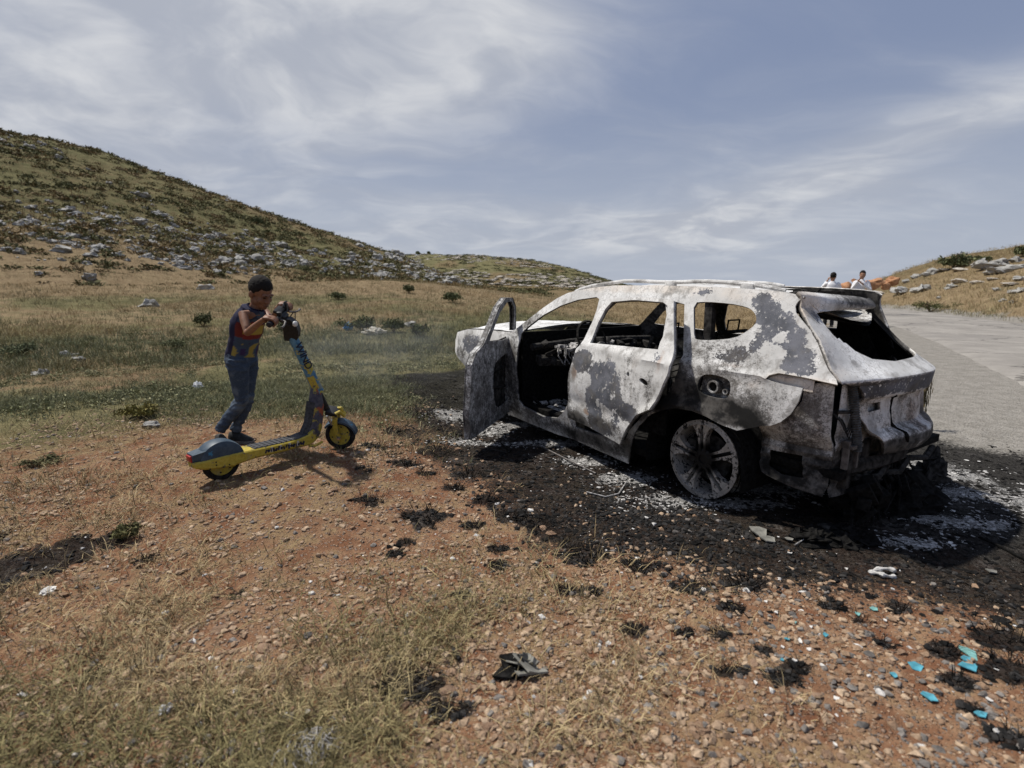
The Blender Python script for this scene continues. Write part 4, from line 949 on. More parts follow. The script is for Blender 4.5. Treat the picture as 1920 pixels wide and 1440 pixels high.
def leafball(n, r, leaf, seed=0, flat=.7, core=True):
    g = np.random.default_rng(seed); V = []; F_ = []; W = []
    for i in range(n):
        u = g.normal(size=3); u /= np.linalg.norm(u); u[2] = abs(u[2])*1.0-.12; rr = r*(.35+.65*g.random()**.5)*(.8+.4*np.sin(u[0]*5+seed)*np.cos(u[1]*4+seed*2))
        c = u*rr*np.array([1,1,flat]); q = g.normal(size=3); q /= np.linalg.norm(q); p_ = np.cross(q, g.normal(size=3)); p_ /= np.linalg.norm(p_); L = leaf*(.6+.8*g.random()); k = len(V)
        V += [c-q*L, c+p_*L*.45, c+q*L, c-p_*L*.45]; W += [.5+.7*g.random()]*4; F_ += [(k,k+1,k+2),(k,k+2,k+3)]
    return np.array(V), np.array(F_), np.array(W)
def plant_mat(name, rough=.9, trans=.0):
    m, k, b = mat(name); vc = k.new('ShaderNodeVertexColor', layer_name='tint'); co = obj_co(k)
    c = k.mix(1, vc.outputs[0], k.new('ShaderNodeCombineColor').outputs[0], 'MULTIPLY'); cc = c.node.inputs[7].links[0].from_node
    for i in range(3): k.put(cc.inputs[i], vc.outputs[1])
    k.put(b.inputs['Base Color'], c); b.inputs['Roughness'].default_value = rough; b.inputs['Specular IOR Level'].default_value = .15
    return m
M_GRASS = plant_mat('grass_blades'); M_LEAF = plant_mat('scrub_leaves')
def slope_tilt(x, y): return None
def pick(c0, c1, t): return np.array(c0)[None]*(1-t[:, None]) + np.array(c1)[None]*t[:, None]
STRAW = (.50,.39,.22); STRAW2 = (.31,.23,.125); GREEN = (.145,.162,.07); GREY = (.25,.25,.16); OLIVE = (.18,.165,.07)
tv_low = [tuft(10, .12, .0016, .06, 1.3, 2, i) for i in range(7)]
tv_mid = [tuft(9, .10, .0022, .10, .85, 2, 20+i) for i in range(7)]
tv_tall = [tuft(9, .30, .0055, .20, .55, 2, 40+i) for i in range(7)]
def keep(x, y, p): return rng.random(len(x)) < p
def clear_of(x, y):
    """1 away from the wreck, the road and the burnt ground"""
    rd = line_dist(x, y, ROAD_L); ok = ((rd < -.5) | (rd > ROAD_W+.1)).astype(float)
    d = np.stack([x-CAR_O.x, y-CAR_O.y], 1); cx = d @ np.array([CF.x, CF.y]); cy = d @ np.array([CL.x, CL.y])
    ok *= ~((cx > -1.1) & (cx < 3.5) & (np.abs(cy) < .95)); return ok
def grow(name, n, r0, r1, a0, a1, var, prob, color, sc_lo, sc_hi, pw=0.0):
    x, y, r, az = polar(n, r0, r1, a0, a1, pw); k_ = keep(x, y, prob(x, y, r, az)*clear_of(x, y)); x, y, r, az = x[k_], y[k_], r[k_], az[k_]
    z = H(x, y)-.004; s_ = (sc_lo+(sc_hi-sc_lo)*rng.random(len(x)))
    return merge(name, var, np.stack([x,y,z],1), rotz(rng.random(len(x))*6.283), np.stack([s_*(1+r*.012), s_*(1+r*.012), s_],1), M_GRASS, tint=color(x, y, r, az))
def lowprob(x, y, r, az):
    n = fbm(x, y, 1.1, 4, 101); left = .75*sstep(.35, -.75, x-.1*y)+.30*np.exp(-(((x-.15)/.45)**2+((y-2.0)/.35)**2))+.25*np.exp(-(((x-.6)/.3)**2+((y-1.75)/.2)**2))
    path = 1-.85*np.exp(-((y-3.3-.25*x)/.5)**2)*sstep(-2.2, -1.5, x)       # bare trodden soil round the scooter
    n3 = fbm(x, y, 2.6, 3, 107); pt = .06+.94*sstep(.44, .58, n3)
    side_l = .75*sstep(-27, -36, az)*sstep(1.6, 2.2, r)*(.3+.7*pt)
    return np.maximum(side_l*(1-char_dark_mask(x, y)), 1.0*np.clip(sstep(.44, .60, n)*.8 + .10 + .25*left*sstep(4.4, 2.6, r), 0, 1)*(.12+.88*np.clip(left, 0, 1))*pt*path*(1-char_dark_mask(x, y))*(1-.9*dust_mask(x, y)))
def lowcol(x, y, r, az):
    n = fbm(x, y, .9, 3, 111); g = sstep(.52, .66, n)*.7*sstep(1, -1, x) + .08; t = rng.random(len(x)); c = pick(STRAW2, STRAW, t); return c*(1-g[:,None]) + np.array(OLIVE)[None]*g[:,None]
grow('dry_grass', 26000, .75, 6.5, -62, 45, tv_low, lowprob, lowcol, .5, 1.25)
def midprob(x, y, r, az):
    n = fbm(x, y, .7, 4, 121); lane = sstep(4.3, 6.0, y+.12*x+(fbm(x, y, .5, 3, 131)-.5)*2)
    return np.clip(.55+1.6*(n-.42), .15, 1)*np.maximum(lane, .10*sstep(.52, .6, n))*(1-char_dark_mask(x, y))*(1-dust_mask(x, y))
def midcol(x, y, r, az):
    n = fbm(x, y, .35, 4, 141); n2 = fbm(x, y, 1.5, 3, 151); g = np.clip(sstep(.36, .56, n)*.95 - .5*sstep(17, 30, r) + .3*(n2-.45), 0, 1)*sstep(20, 6, az)
    t = rng.random(len(x)); c = pick(STRAW2, STRAW, t); gg = pick(GREEN, GREY, rng.random(len(x))); return c*(1-g[:,None]) + gg*g[:,None]
grow('field_grass', 56000, 4.2, 16, -60, 24, tv_mid, midprob, midcol, .35, 1.1)
def weedprob(x, y, r, az): return sstep(.44, .64, fbm(x, y, .9, 4, 191))*sstep(4.2, 7.0, y+.1*x)*(1-char_dark_mask(x, y))*(1-dust_mask(x, y))
def weedcol(x, y, r, az): return pick((.17,.18,.085), (.33,.31,.18), rng.random(len(x)))
tv_weed = [leafball(60, .10, .011, 600+i, .8) for i in range(6)]
tv_weed = [(v, f, w) for v, f, w in tv_weed]
grow('field_weeds', 7000, 4.2, 17, -60, 14, tv_weed, weedprob, weedcol, .5, 1.6)
grow('near_field_grass', 16000, 4.0, 8.5, -60, 6, tv_mid, lambda x, y, r, az: np.clip(midprob(x, y, r, az)*1.2, 0, 1), midcol, .35, .95)
def tallprob(x, y, r, az): return np.clip(.45+1.3*(fbm(x, y, .25, 4, 161)-.4), .1, 1)*(1-dust_mask(x, y))*(1-char_dark_mask(x, y))
grow('meadow_grass', 46000, 11, 52, -60, 29, tv_tall, tallprob, midcol, .22, .80)
def bankprob(x, y, r, az): rd = line_dist(x, y, ROAD_L)-ROAD_W; return (rd > -.1)*np.clip(.55+1.2*(fbm(x, y, .3, 4, 171)-.4), .1, 1)*(1-.6*sstep(10, 22, rd))
def bankcol(x, y, r, az):
    rd = line_dist(x, y, ROAD_L)-ROAD_W; g = np.clip(sstep(1.6, .2, rd)*.55 + .5*sstep(.58, .7, fbm(x, y, .5, 3, 181)), 0, 1); t = rng.random(len(x)); c = pick((.33,.25,.13), (.50,.40,.225), t); return c*(1-g[:,None]) + pick(GREEN, GREY, t)*g[:,None]
grow('bank_grass', 26000, 13, 68, 27, 62, tv_tall, bankprob, bankcol, .4, 1.15)
# low scrub that covers the hills
sv = [leafball(70, .55, .085, 200+i, .55) for i in range(6)]
x, y, r, az = polar(9500, 34, 150, -66, 4); g = green_mask(x, y); r0 = 36+10*sstep(-40, -8, az); k_ = (rng.random(len(x)) < .30+.70*g) & (r > r0-1); x, y, r, g = x[k_], y[k_], r[k_], g[k_]
s_ = (.45+1.0*rng.random(len(x))**1.5)*(.75+r/150); t = rng.random(len(x))
merge('hill_scrub', sv, np.stack([x,y,H(x,y)-.08],1), rotz(rng.random(len(x))*6.283), np.stack([s_*1.3,s_*1.3,s_],1), M_LEAF, tint=np.where((rng.random(len(x)) < .72)[:,None], pick((.10,.102,.044), (.19,.175,.085), t), pick((.17,.125,.06), (.25,.185,.10), t)))
x, y, r, az = polar(5200, 44, 130, -66, -2); k_ = rng.random(len(x)) < .8; x, y, r = x[k_], y[k_], r[k_]; s_ = (.35+.6*rng.random(len(x)))
dv = [tuft(12, .5, .03, .4, .5, 1, 260+i) for i in range(4)]
merge('hill_dry_grass', dv, np.stack([x,y,H(x,y)-.03],1), rotz(rng.random(len(x))*6.283), np.stack([s_*1.6,s_*1.6,s_],1), M_GRASS, tint=pick((.22,.155,.075), (.36,.27,.14), rng.random(len(x))))
x, y, r, az = polar(4200, 150, 345, -20, 16); s_ = 1.2+2.2*rng.random(len(x)); k_ = rng.random(len(x)) < .85; x, y, r, s_ = x[k_], y[k_], r[k_], s_[k_]
merge('far_scrub', sv, np.stack([x,y,H(x,y)-.3],1), rotz(rng.random(len(x))*6.283), np.stack([s_*1.5,s_*1.5,s_*.8],1), M_LEAF, tint=pick((.075,.08,.035), (.13,.125,.06), rng.random(len(x))))
# ---------------------------------------------------------------- rocks
def rock_data(name, seed, m, sub=3, flat=.6, rough=.35, facets=9):
    bm = bmesh.new(); bmesh.ops.create_icosphere(bm, subdivisions=sub, radius=1); g = random.Random(seed); cuts = []
    for _ in range(facets):
        d = Vector((g.gauss(0,1), g.gauss(0,1), g.gauss(0,.8))).normalized(); cuts.append((d, .40+.45*g.random()))
    for v in bm.verts:
        p = v.co.copy()
        for d, h_ in cuts:
            e = p.dot(d)-h_
            if e > 0: p -= d*e*.85
        p += v.co*mnoise.noise(v.co*1.6+Vector((seed,0,0)))*rough + v.co*mnoise.noise(v.co*5+Vector((0,seed,0)))*rough*.28
        v.co = Vector((p.x, p.y, p.z*flat))
    me = bpy.data.meshes.new(name); bm.to_mesh(me); bm.free(); me.polygons.foreach_set('use_smooth', np.ones(len(me.polygons), bool)); me.set_sharp_from_angle(angle=R(32)); me.materials.append(m); return me
def stone_mat(name, a, b_, lich, amount=.5, scale=4):
    m, k, b = mat(name); co = obj_co(k); oi = k.new('ShaderNodeObjectInfo')
    v = k.vmath('ADD', co, k.vmath('MULTIPLY', oi.outputs['Location'], (3.1,3.1,3.1))); n = k.noise(v, scale, 6, .65); n2 = k.noise(v, scale*4, 5, .65)
    c = k.mix(k.ramp(n, .3, .7), a, b_); c = k.mix(k.math('MULTIPLY', k.ramp(n2, .50, .62), amount), c, lich); c = k.mix(.25, c, k.mix(k.math('MULTIPLY', oi.outputs['Random'], 1.0), tuple(q*.6 for q in a), b_))
    k.put(b.inputs['Base Color'], c); b.inputs['Roughness'].default_value = .92; b.inputs['Specular IOR Level'].default_value = .15; bump(k, b, k.math('ADD', n, k.math('MULTIPLY', n2, .5)), .6, .05); return m
M_LIME = stone_mat('weathered_limestone', (.27,.262,.245), (.44,.43,.405), (.10,.097,.088), .7, 2.2); M_ORANGE = stone_mat('orange_earthy_rock', (.36,.17,.08), (.50,.29,.17), (.20,.07,.03), .7, 2.0); M_PALE = stone_mat('pale_slab_rock', (.36,.32,.27), (.50,.46,.40), (.15,.13,.11), .5, 2)
M_STONE = stone_mat('reddish_field_stone', (.27,.165,.105), (.42,.29,.20), (.20,.12,.08), .5, 3); M_STONE2 = stone_mat('grey_field_stone', (.15,.14,.135), (.27,.255,.24), (.09,.085,.08), .5, 3)
RK = [rock_data('hill_rock', 300+i, M_LIME, 3, .7+.1*(i % 3), .5, 14) for i in range(9)]
def put_rock(me, name, x, y, s, sz, label, group, rz=None, sink=.25, cat='rock'):
    o = bpy.data.objects.new(name, me); COL.objects.link(o); z = ground_z(x, y); o.location = (x, y, z + s*sz*(.5-sink)*.4)
    o.scale = (s, s*random.uniform(.65,1.0), s*sz); o.rotation_euler = (random.uniform(-.12,.12), random.uniform(-.12,.12), random.uniform(0,6.28) if rz is None else rz); tag(o, label, cat, group); return o
random.seed(21)
HILLROCK = ('pale grey limestone rock among low scrub on the big left hillside', 'limestone rocks on the left hillside')
px_r = [(40,475,40),(10,470,30),(95,455,22),(170,480,34),(165,495,26),(170,520,34),(115,488,20),(72,515,18),(240,488,14),(130,440,15),(200,450,14),(60,415,20),(90,378,20),(35,380,18),(155,382,16),(205,345,16),(165,318,14),(235,420,18),(275,430,16),(330,425,22),(345,440,20),(300,437,18),(375,450,16),(260,467,14),(310,470,22),(325,480,14),(390,470,15),(430,478,12),(300,495,18),(545,497,22),(590,502,14),(535,490,12),(480,498,10),(470,500,12),(620,505,12),(285,385,14),(255,375,12),(55,345,12),(30,360,14),(110,395,14),(85,405,16),(20,440,16),(440,440,9),(390,420,9),(350,400,10),(410,385,9),(470,440,8),(610,470,8),(530,455,8),(690,515,9),(715,525,10),(740,522,8),(660,512,8)]
for px, py, w in px_r:
    g = on_ground(px, py)
    if g: put_rock(random.choice(RK), 'hillside_rock', g.x, g.y, max(.25, w/1000*g.y*.38), .7, *HILLROCK, None, .05)
n_ = 0
while n_ < 200:
    az = random.uniform(-48, -6); r = random.uniform(42, 112); x, y = r*math.sin(R(az)), r*math.cos(R(az))
    if float(fbm(np.array([x]), np.array([y]), .07, 3, 401)[0]) < .45: continue
    rw = .9*(random.random()**2.6)+.2
    put_rock(random.choice(RK), 'hillside_rock', x, y, rw*(.5+r/170), random.uniform(.5,.85), *HILLROCK, None, .05); n_ += 1
rv = []
for i in range(5):
    me = rock_data('tmp', 500+i, M_LIME, 2, .8, .5, 12); v = np.array([tuple(p.co) for p in me.vertices]); f = np.array([list(p.vertices) for p in me.polygons]); rv.append((v, f, np.ones(len(v)))); bpy.data.meshes.remove(me)
x, y, r, az = polar(6500, 40, 128, -60, -3); nn = fbm(x, y, .07, 3, 401)+.3*(fbm(x, y, .3, 2, 403)-.5); k_ = (nn > .49) & (rng.random(len(x)) < .7); x, y, r = x[k_], y[k_], r[k_]; s_ = .09+.30*rng.random(len(x))**2
merge('hill_stones', rv, np.stack([x,y,H(x,y)+.02],1), rotz(rng.random(len(x))*6.283), np.stack([s_*1.3,s_,s_*.8],1)*(.5+r/90)[:,None], M_LIME)
x, y, r, az = polar(1500, 165, 325, -15, 14); nn = fbm(x, y, .025, 3, 411)+.35*(fbm(x, y, .1, 2, 413)-.5); k_ = nn > .54; x, y, r = x[k_], y[k_], r[k_]; s_ = .4+.8*rng.random(len(x))**2
merge('far_hill_stones', rv, np.stack([x,y,H(x,y)+.1],1), rotz(rng.normal(size=len(x))*.4), np.stack([s_*1.9,s_,s_*.45],1), M_PALE)
for px, py, w, lab in [(285,574,26,'large pale rock half hidden in the meadow grass left of the boy'),(385,543,16,'flat pale rock in the dry grass uphill left of the boy'),(770,611,14,'small pale boulder between the green bushes in the meadow'),(128,668,20,'upper stone of a pale pair lying in the grass at left'),(146,676,13,'lower stone of a pale pair lying in the grass at left'),(80,702,22,'flat pale stone sunk in the grass near the left edge'),(285,800,18,'flat reddish stone in the thin grass below the yellow shrub')]:
    g = on_ground(px, py); o = put_rock(RK[2 if w > 18 else 5], 'meadow_rock', g.x, g.y, w/1000*g.y*1.05, .6, lab, None); 
# the bank right of the road
for px, py, w, me_, lab in [(1640,532,21,M_ORANGE,'dark orange boulder with a rounded top behind the two men'),(1670,527,18,M_ORANGE,'light orange pointed boulder right of the rounded one'),(1585,541,22,M_ORANGE,'low orange boulder mostly hidden behind the two men'),(1662,536,12,M_ORANGE,'small orange rock at the foot of the pointed boulder'),(1603,527,8,M_ORANGE,'brown rock peeking out beside the shoulder of the right-hand man')]:
    d = 26.; p = at(px, py, d); put_rock(rock_data('orange_boulder', px, me_, 3, .85, .35), 'orange_boulder', p.x, p.y, w/1000*d*.82, .85, lab, 'orange boulders by the road'); bpy.context.scene.objects[-1] if 0 else None
    o = [q for q in COL.objects if q.name.startswith('orange_boulder')][-1]; o.location.z = p.z
BANK = ('pale weathered rock lying in the dry grass of the bank right of the road', 'rocks on the bank beyond the road')
for px, py, w in [(1690,549,26),(1730,545,24),(1780,540,16),(1650,552,18),(1745,515,22),(1800,530,20),(1830,532,18),(1860,525,14),(1890,535,18),(1910,548,18),(1800,508,18),(1850,505,26),(1870,513,26),(1900,505,22),(1880,497,22),(1910,490,18),(1840,497,22),(1770,508,14),(1720,520,14),(1915,525,16),(1880,565,10),(1900,568,10),(1760,560,8),(1700,530,12),(1870,545,12)]:
    g = on_ground(px, py)
    if g: put_rock(rock_data('bank_rock', px+py, M_PALE, 3, .45, .35) if px % 3 == 0 else RK[px % 9], 'bank_rock', g.x, g.y, w/1000*g.y*.85, .6, *BANK, None, -.1)
# ---------------------------------------------------------------- bushes that stand alone
def bush(px, py, wpx, hpx, label, seed, dark=((.085,.098,.045), (.19,.20,.10)), cat='bush', name='bush', n=900, leaf=.05, group=None, depth=None):
    g = on_ground(px, py) if depth is None else at(px, py, depth)
    if g is None: return
    d = g.y; r_ = wpx/1650*d; h_ = hpx/900*d; root = empty(name, (g.x, g.y, g.z)); tag(root, label, cat, group)
    V = []; F_ = []; W = []; T = []; gg = np.random.default_rng(seed); lumps = [(gg.normal()*.42, gg.normal()*.42, .35+.45*gg.random(), .38+.25*gg.random()) for _ in range(8)]+[(0,0,.4,.5)]
    for lx, ly, lz, lr in lumps:
        v, f, w = leafball(n//9, lr, leaf/ r_ if leaf < 1 else leaf, int(gg.integers(1e6)), .9); v = v*np.array([r_, r_, h_]) + np.array([lx*r_*.75, ly*r_*.75, lz*h_*.62]); v[:, 2] = np.maximum(v[:, 2], 0.0)
        F_.append(f+sum(map(len, V))); V.append(v); W.append(w*(.75+.5*gg.random())); t = np.full(len(v), gg.random()); T.append(pick(dark[0], dark[1], t))
    new_mesh('foliage', np.vstack(V), np.vstack(F_), M_LEAF, root, False, None, {'tint': np.concatenate([np.vstack(T), np.concatenate(W)[:, None]], 1)})
    mb = MB()
    for i in range(6): a = gg.random()*6.28; mb.tube([(0,0,-.02),(math.cos(a)*r_*.3,math.sin(a)*r_*.3,h_*.35),(math.cos(a)*r_*.6,math.sin(a)*r_*.6,h_*.7)], [.03*r_,.02*r_,.01*r_], 5)
    mb.build('stems', simple('woody_stem', (.10,.075,.05), .9), root); return root
bush(680,622,62,34,'wide grey green bush in the meadow, right beside the blue plastic bag',1,n=1400,leaf=.035)
bush(738,622,36,28,'dark green bush between the wide bush and the small boulder in the meadow',2,leaf=.035); bush(785,632,44,28,'grey green bush right of the small pale boulder in the meadow',3,leaf=.035,dark=((.09,.10,.05),(.18,.19,.10)))
bush(850,568,34,22,'dark bush in the dry meadow left of the open car door',4); bush(767,550,24,18,'small round bush high in the meadow above the small boulder',5); bush(632,562,34,16,'low green bush in the dry meadow right of the handlebars',6)
bush(575,512,40,18,'dark green bush among rocks at the foot of the hill',7); bush(484,420,16,12,'single dark bush halfway up the left hillside',8,leaf=.12); bush(380,612,44,26,'low green bush in the meadow left of the boy',9,dark=((.08,.09,.04),(.17,.175,.085)),leaf=.03); bush(540,625,36,26,'grey green bush in the meadow just behind the scooter stem',10,dark=((.09,.10,.05),(.18,.19,.10)),leaf=.03)
bush(270,782,60,30,'low yellow green shrub on the red soil left of the boy',11,dark=((.13,.12,.035),(.26,.22,.075)),name='shrub',cat='shrub',leaf=.018,n=1500); bush(330,655,50,22,'low grey green weed patch left of the boy in the meadow',12,dark=((.10,.11,.055),(.19,.195,.10)),leaf=.025); bush(40,668,60,28,'grey green weedy bush near the left edge of the meadow',13,dark=((.09,.105,.055),(.17,.185,.10)),leaf=.025)
bush(230,1010,56,28,'dusty green weed beside the black patch on the left',14,dark=((.07,.07,.03),(.15,.14,.06)),name='weed',cat='weed',leaf=.012,n=900); bush(80,870,60,14,'low spreading weed on the red soil near the left edge',15,dark=((.08,.08,.035),(.15,.14,.07)),name='weed',cat='weed',leaf=.014)
bush(1788,503,44,26,'large dark green bush on the skyline of the right bank',16,leaf=.11,n=1300); bush(1850,490,20,9,'small dark bush right of the large one on the skyline',17,leaf=.10); bush(1831,487,13,7,'smallest dark bush on the skyline of the right bank',18,leaf=.10); bush(1916,480,24,18,'dark bush on the skyline at the right edge of the photo',19,leaf=.12)
bush(1745,585,56,26,'thistly green weed clump on the verge across the road',20,dark=((.08,.085,.035),(.15,.15,.06)),leaf=.05); bush(1742,690,34,34,'dry wispy weed rising behind the rear corner of the car',21,dark=((.10,.08,.045),(.2,.16,.09)),name='weed',cat='weed',leaf=.012,n=110,depth=5.2)
o = [q for q in COL.objects if q.get('label','').startswith('dry wispy')][0]; o.location.z = ground_z(o.location.x, o.location.y); o.scale = (.8,.8,3.9)
for i, (px, py) in enumerate([(629,124/3.43+440),(697,124/3.43+440)]):
    x_ = 600+px*560/1920; bush(x_, 477, 7, 5, 'tiny dark tree on the top of the far hill, '+('left' if i == 0 else 'right')+' of a pair', 30+i, leaf=.5, name='tree', cat='tree', depth=330)
# ---------------------------------------------------------------- kick scooter
SR = on_ground(418, 899); SF = on_ground(634, 842)
SH = (SF-SR); SH.z = 0; SH.normalize(); SLF = Vector((-SH.y, SH.x, 0))
slope = math.atan2(SF.z-SR.z, (SF-SR).length)
scooter = empty('kick_scooter', SR); scooter.rotation_euler = (0, -slope, math.atan2(SH.y, SH.x))
tag(scooter, 'battered yellow and blue electric scooter pushed by the boy over the red soil', 'scooter')
def paint(name, fn):
    m, k, b = mat(name); co = obj_co(k); fn(m, k, b, co); return m
def yellow_fn(m, k, b, co):
    n = k.noise(co, 18, 6, .65); n2 = k.noise(co, 60, 5, .6)
    c = k.mix(k.ramp(n2, .3, .7), (.36,.27,.03), (.47,.37,.06))
    c = k.mix(k.ramp(k.math('ADD', k.math('MULTIPLY', n, .7), k.math('MULTIPLY', n2, .3)), .55, .60), c, (.10,.09,.075))
    c = k.mix(k.math('MULTIPLY', k.ramp(k.noise(co, 6, 4), .55, .68), .5), c, (.22,.20,.17))
    k.put(b.inputs['Base Color'], c); b.inputs['Roughness'].default_value = .5
def blue_fn(m, k, b, co):
    n = k.noise(co, 13, 6, .65); n2 = k.noise(co, 40, 5, .6); n3 = k.noise(co, 5, 4, .6)
    c = k.mix(k.ramp(n2, .3, .7), (.035,.13,.24), (.11,.24,.34))
    c = k.mix(k.ramp(n, .52, .56), c, (.36,.31,.06)); c = k.mix(k.ramp(n3, .55, .62), c, (.20,.23,.20))
    k.put(b.inputs['Base Color'], c); b.inputs['Roughness'].default_value = .55
def riser_fn(m, k, b, co):
    n = k.noise(co, 10, 6, .65); n2 = k.noise(co, 26, 5, .6); n3 = k.noise(k.mapping(co, loc=(3,1,2)), 8, 4, .6)
    c = k.mix(k.ramp(n2, .3, .7), (.035,.035,.06), (.09,.09,.11))
    c = k.mix(k.ramp(n, .52, .58), c, (.32,.27,.05)); c = k.mix(k.ramp(n3, .56, .62), c, (.30,.075,.03))
    k.put(b.inputs['Base Color'], c); b.inputs['Roughness'].default_value = .55
def fender_fn(m, k, b, co):
    n = k.noise(co, 22, 6, .7)
    c = k.mix(k.ramp(n, .3, .7), (.025,.045,.07), (.055,.08,.105)); c = k.mix(k.ramp(k.noise(co, 9, 6, .7), .60, .63), c, (.03,.15,.26))
    k.put(b.inputs['Base Color'], c); b.inputs['Roughness'].default_value = .45
M_YEL = paint('scratched_yellow_paint', yellow_fn); M_BLU = paint('scratched_blue_paint', blue_fn); M_RIS = paint('layered_spray_paint', riser_fn); M_FEN = paint('scuffed_dark_blue_plastic', fender_fn)
M_TYRE = simple('dusty_rubber', (.022,.02,.019), .85, 0, .5, 40, .3); M_BLK = simple('black_plastic', (.012,.012,.013), .5, 0, .4, 60); M_GRIP = simple('rubber_grip', (.02,.02,.024), .7, 0, .3, 80)
M_DECK = simple('deck_rubber', (.045,.046,.05), .75, 0, .5, 60, .4); M_NAVY = simple('navy_lettering', (.012,.014,.035), .6, 0, .3, 50); M_CREAM = simple('cream_marking', (.45,.43,.36), .6, 0, .25, 60)
M_RED = simple('red_reflector', (.35,.02,.015), .3, 0, .2, 60); M_CHROME = simple('bright_metal', (.5,.5,.5), .25, .9, .1, 40); M_LAMP = simple('lamp_glass', (.6,.6,.58), .15, 0, .1, 40)
def disc_wheel(parent, c, r, w, hub, name='wheel', turn=0.0):
    e = empty(name); e.parent = parent; e.location = c; e.rotation_euler = (0, 0, turn)
    mb = MB(); hw = w/2
    mb.lathe([(r-.035,-hw*.8),(r-.02,-hw),(r-.006,-hw*.75),(r,-hw*.3),(r,hw*.3),(r-.006,hw*.75),(r-.02,hw),(r-.035,hw*.8)], (0,0,0), (0,1,0), 40, True)
    mb.build('tyre', M_TYRE, e)
    mb = MB(); mb.lathe([(.0005,hw*.55),(.022,hw*.6),(.03,hw*.5),(r-.036,hw*.45),(r-.034,-hw*.45),(.03,-hw*.5),(.022,-hw*.6),(.0005,-hw*.55)], (0,0,0), (0,1,0), 32)
    rim = mb.build('rim', M_YEL if hub else M_BLK, e)
    mb = MB()
    for i in range(6):
        a = i*math.pi/3+.3; mb.lathe([(.006,0),(.006,.004),(.0004,.004)], ((r-.055)*math.cos(a), -hw*.47, (r-.055)*math.sin(a)), (0,-1,0), 8)
    mb.build('rim_bolts', M_BLK, rim)
    return e
disc_wheel(scooter, (0,0,.118), .118, .055, True)
# deck: a shallow beam with a rising tail
def deck_sec(x, zt, zb, hw):
    return [(x,-hw,zb+.012),(x,-hw,zt-.008),(x,-hw+.008,zt),(x,hw-.008,zt),(x,hw,zt-.008),(x,hw,zb+.012),(x,hw-.012,zb),(x,-hw+.012,zb)]
secs = [(-.185,.168,.140,.035),(-.17,.172,.130,.060),(-.12,.176,.116,.078),(-.02,.180,.100,.082),(.06,.181,.094,.082),(.066,.180,.100,.080),(.20,.176,.112,.075),(.40,.174,.110,.075),(.52,.175,.112,.073),(.60,.190,.108,.070),(.655,.215,.125,.060)]
mb = MB(); mb.rings([deck_sec(*q) for q in secs]); deck = mb.build('deck', M_YEL, scooter, angle=30)
mb = MB(); mb.rings([[(x,-hw+.012,zt+.001),(x,-hw+.012,zt+.005),(x,hw-.012,zt+.005),(x,hw-.012,zt+.001)] for x, zt, zb, hw in secs[6:10]]); 
for i in range(9): mb.box((.22+.035*i, 0, .183), (.008,.12,.003))
mb.build('grip_mat', M_DECK, deck)
mb = MB(); random.seed(9)
for i in range(16):     # torn dark sticker blocks along the side
    x = .27+i*.0185; h_ = random.uniform(.018,.034); mb.box((x, -.0765, .146+random.uniform(-.006,.004)), (random.uniform(.008,.02), .002, h_), Euler((0,random.uniform(-.5,.5),0)))
mb.build('sticker', M_NAVY, deck)
mb = MB()
for x in (.31,.375,.44,.505): mb.box((x, -.0762, .149), (.016,.0016,.036), Euler((0,.2,0)))
mb.build('pale_marking', M_CREAM, deck)
mb = MB()
for x, z in ((-.06,.155),(-.06,.135),(-.10,.118),(-.02,.112),(.02,.118)): mb.lathe([(.005,0),(.005,.003),(.0004,.003)], (x,-.082,z), (0,-1,0), 8)
mb.build('screw_heads', M_BLK, deck)
# rear mudguard: a full dome over the wheel
mb = MB(); rg = []
for y, s_ in ((-.070,.55),(-.068,.80),(-.058,.95),(-.03,1.0),(.03,1.0),(.058,.95),(.068,.80),(.070,.55)):
    rg.append([(-.005+.148*s_*math.cos(a), y, .140+.142*s_*math.sin(a)) for a in np.linspace(math.pi+.05, -.05, 22)])
mb.add([p for r_ in rg for p in r_], [(i*22+j, i*22+j+1, (i+1)*22+j+1, (i+1)*22+j) for i in range(7) for j in range(21)] + [tuple(range(22)), tuple(range(7*22, 8*22))])
mb.rings([[(-.185,s_*.03,.170),(-.180,s_*.05,.222),(-.10,s_*.06,.235),(-.09,s_*.06,.175)] for s_ in (-1, 1)])
fen = mb.build('rear_mudguard', M_FEN, scooter)
mb = MB(); mb.box((-.187,0,.195), (.012,.07,.04), Euler((0,-.1,0)), .003); mb.build('tail_light', M_RED, fen)
# riser: curved neck from deck to the head tube
rs = [(.555,.196,.02,.026),(.60,.215,.022,.028),(.645,.27,.026,.031),(.672,.34,.030,.032),(.695,.42,.034,.031),(.715,.50,.036,.029),(.722,.535,.03,.028)]
mb = MB(); rg = []
fr = [(.66,.105),(.705,.14),(.735,.20),(.752,.29),(.768,.38),(.762,.46),(.752,.53)]
bk = [(.555,.165),(.590,.196),(.628,.26),(.648,.335),(.665,.42),(.683,.50),(.694,.535)]
for (fx, fz), (bx, bz), (_, _, _, hw) in zip(fr, bk, rs):
    rg.append([(bx,-hw*.75,bz),(bx+.012,-hw,bz-.004),(fx-.02,-hw,fz+.004),(fx,-hw*.6,fz),(fx,hw*.6,fz),(fx-.02,hw,fz+.004),(bx+.012,hw,bz-.004),(bx,hw*.75,bz)])
mb.rings(rg); ris = mb.build('riser', M_RIS, scooter, angle=50)
mb = MB(); mb.rings([[(bx-.012,-hw*.9,bz+.008),(bx+.02,-hw*1.04,bz-.006),(bx+.02,hw*1.04,bz-.006),(bx-.012,hw*.9,bz+.008)] for (bx, bz), (_, _, _, hw) in list(zip(bk, rs))[:5]]); mb.build('rubber_guard', M_DECK, ris)
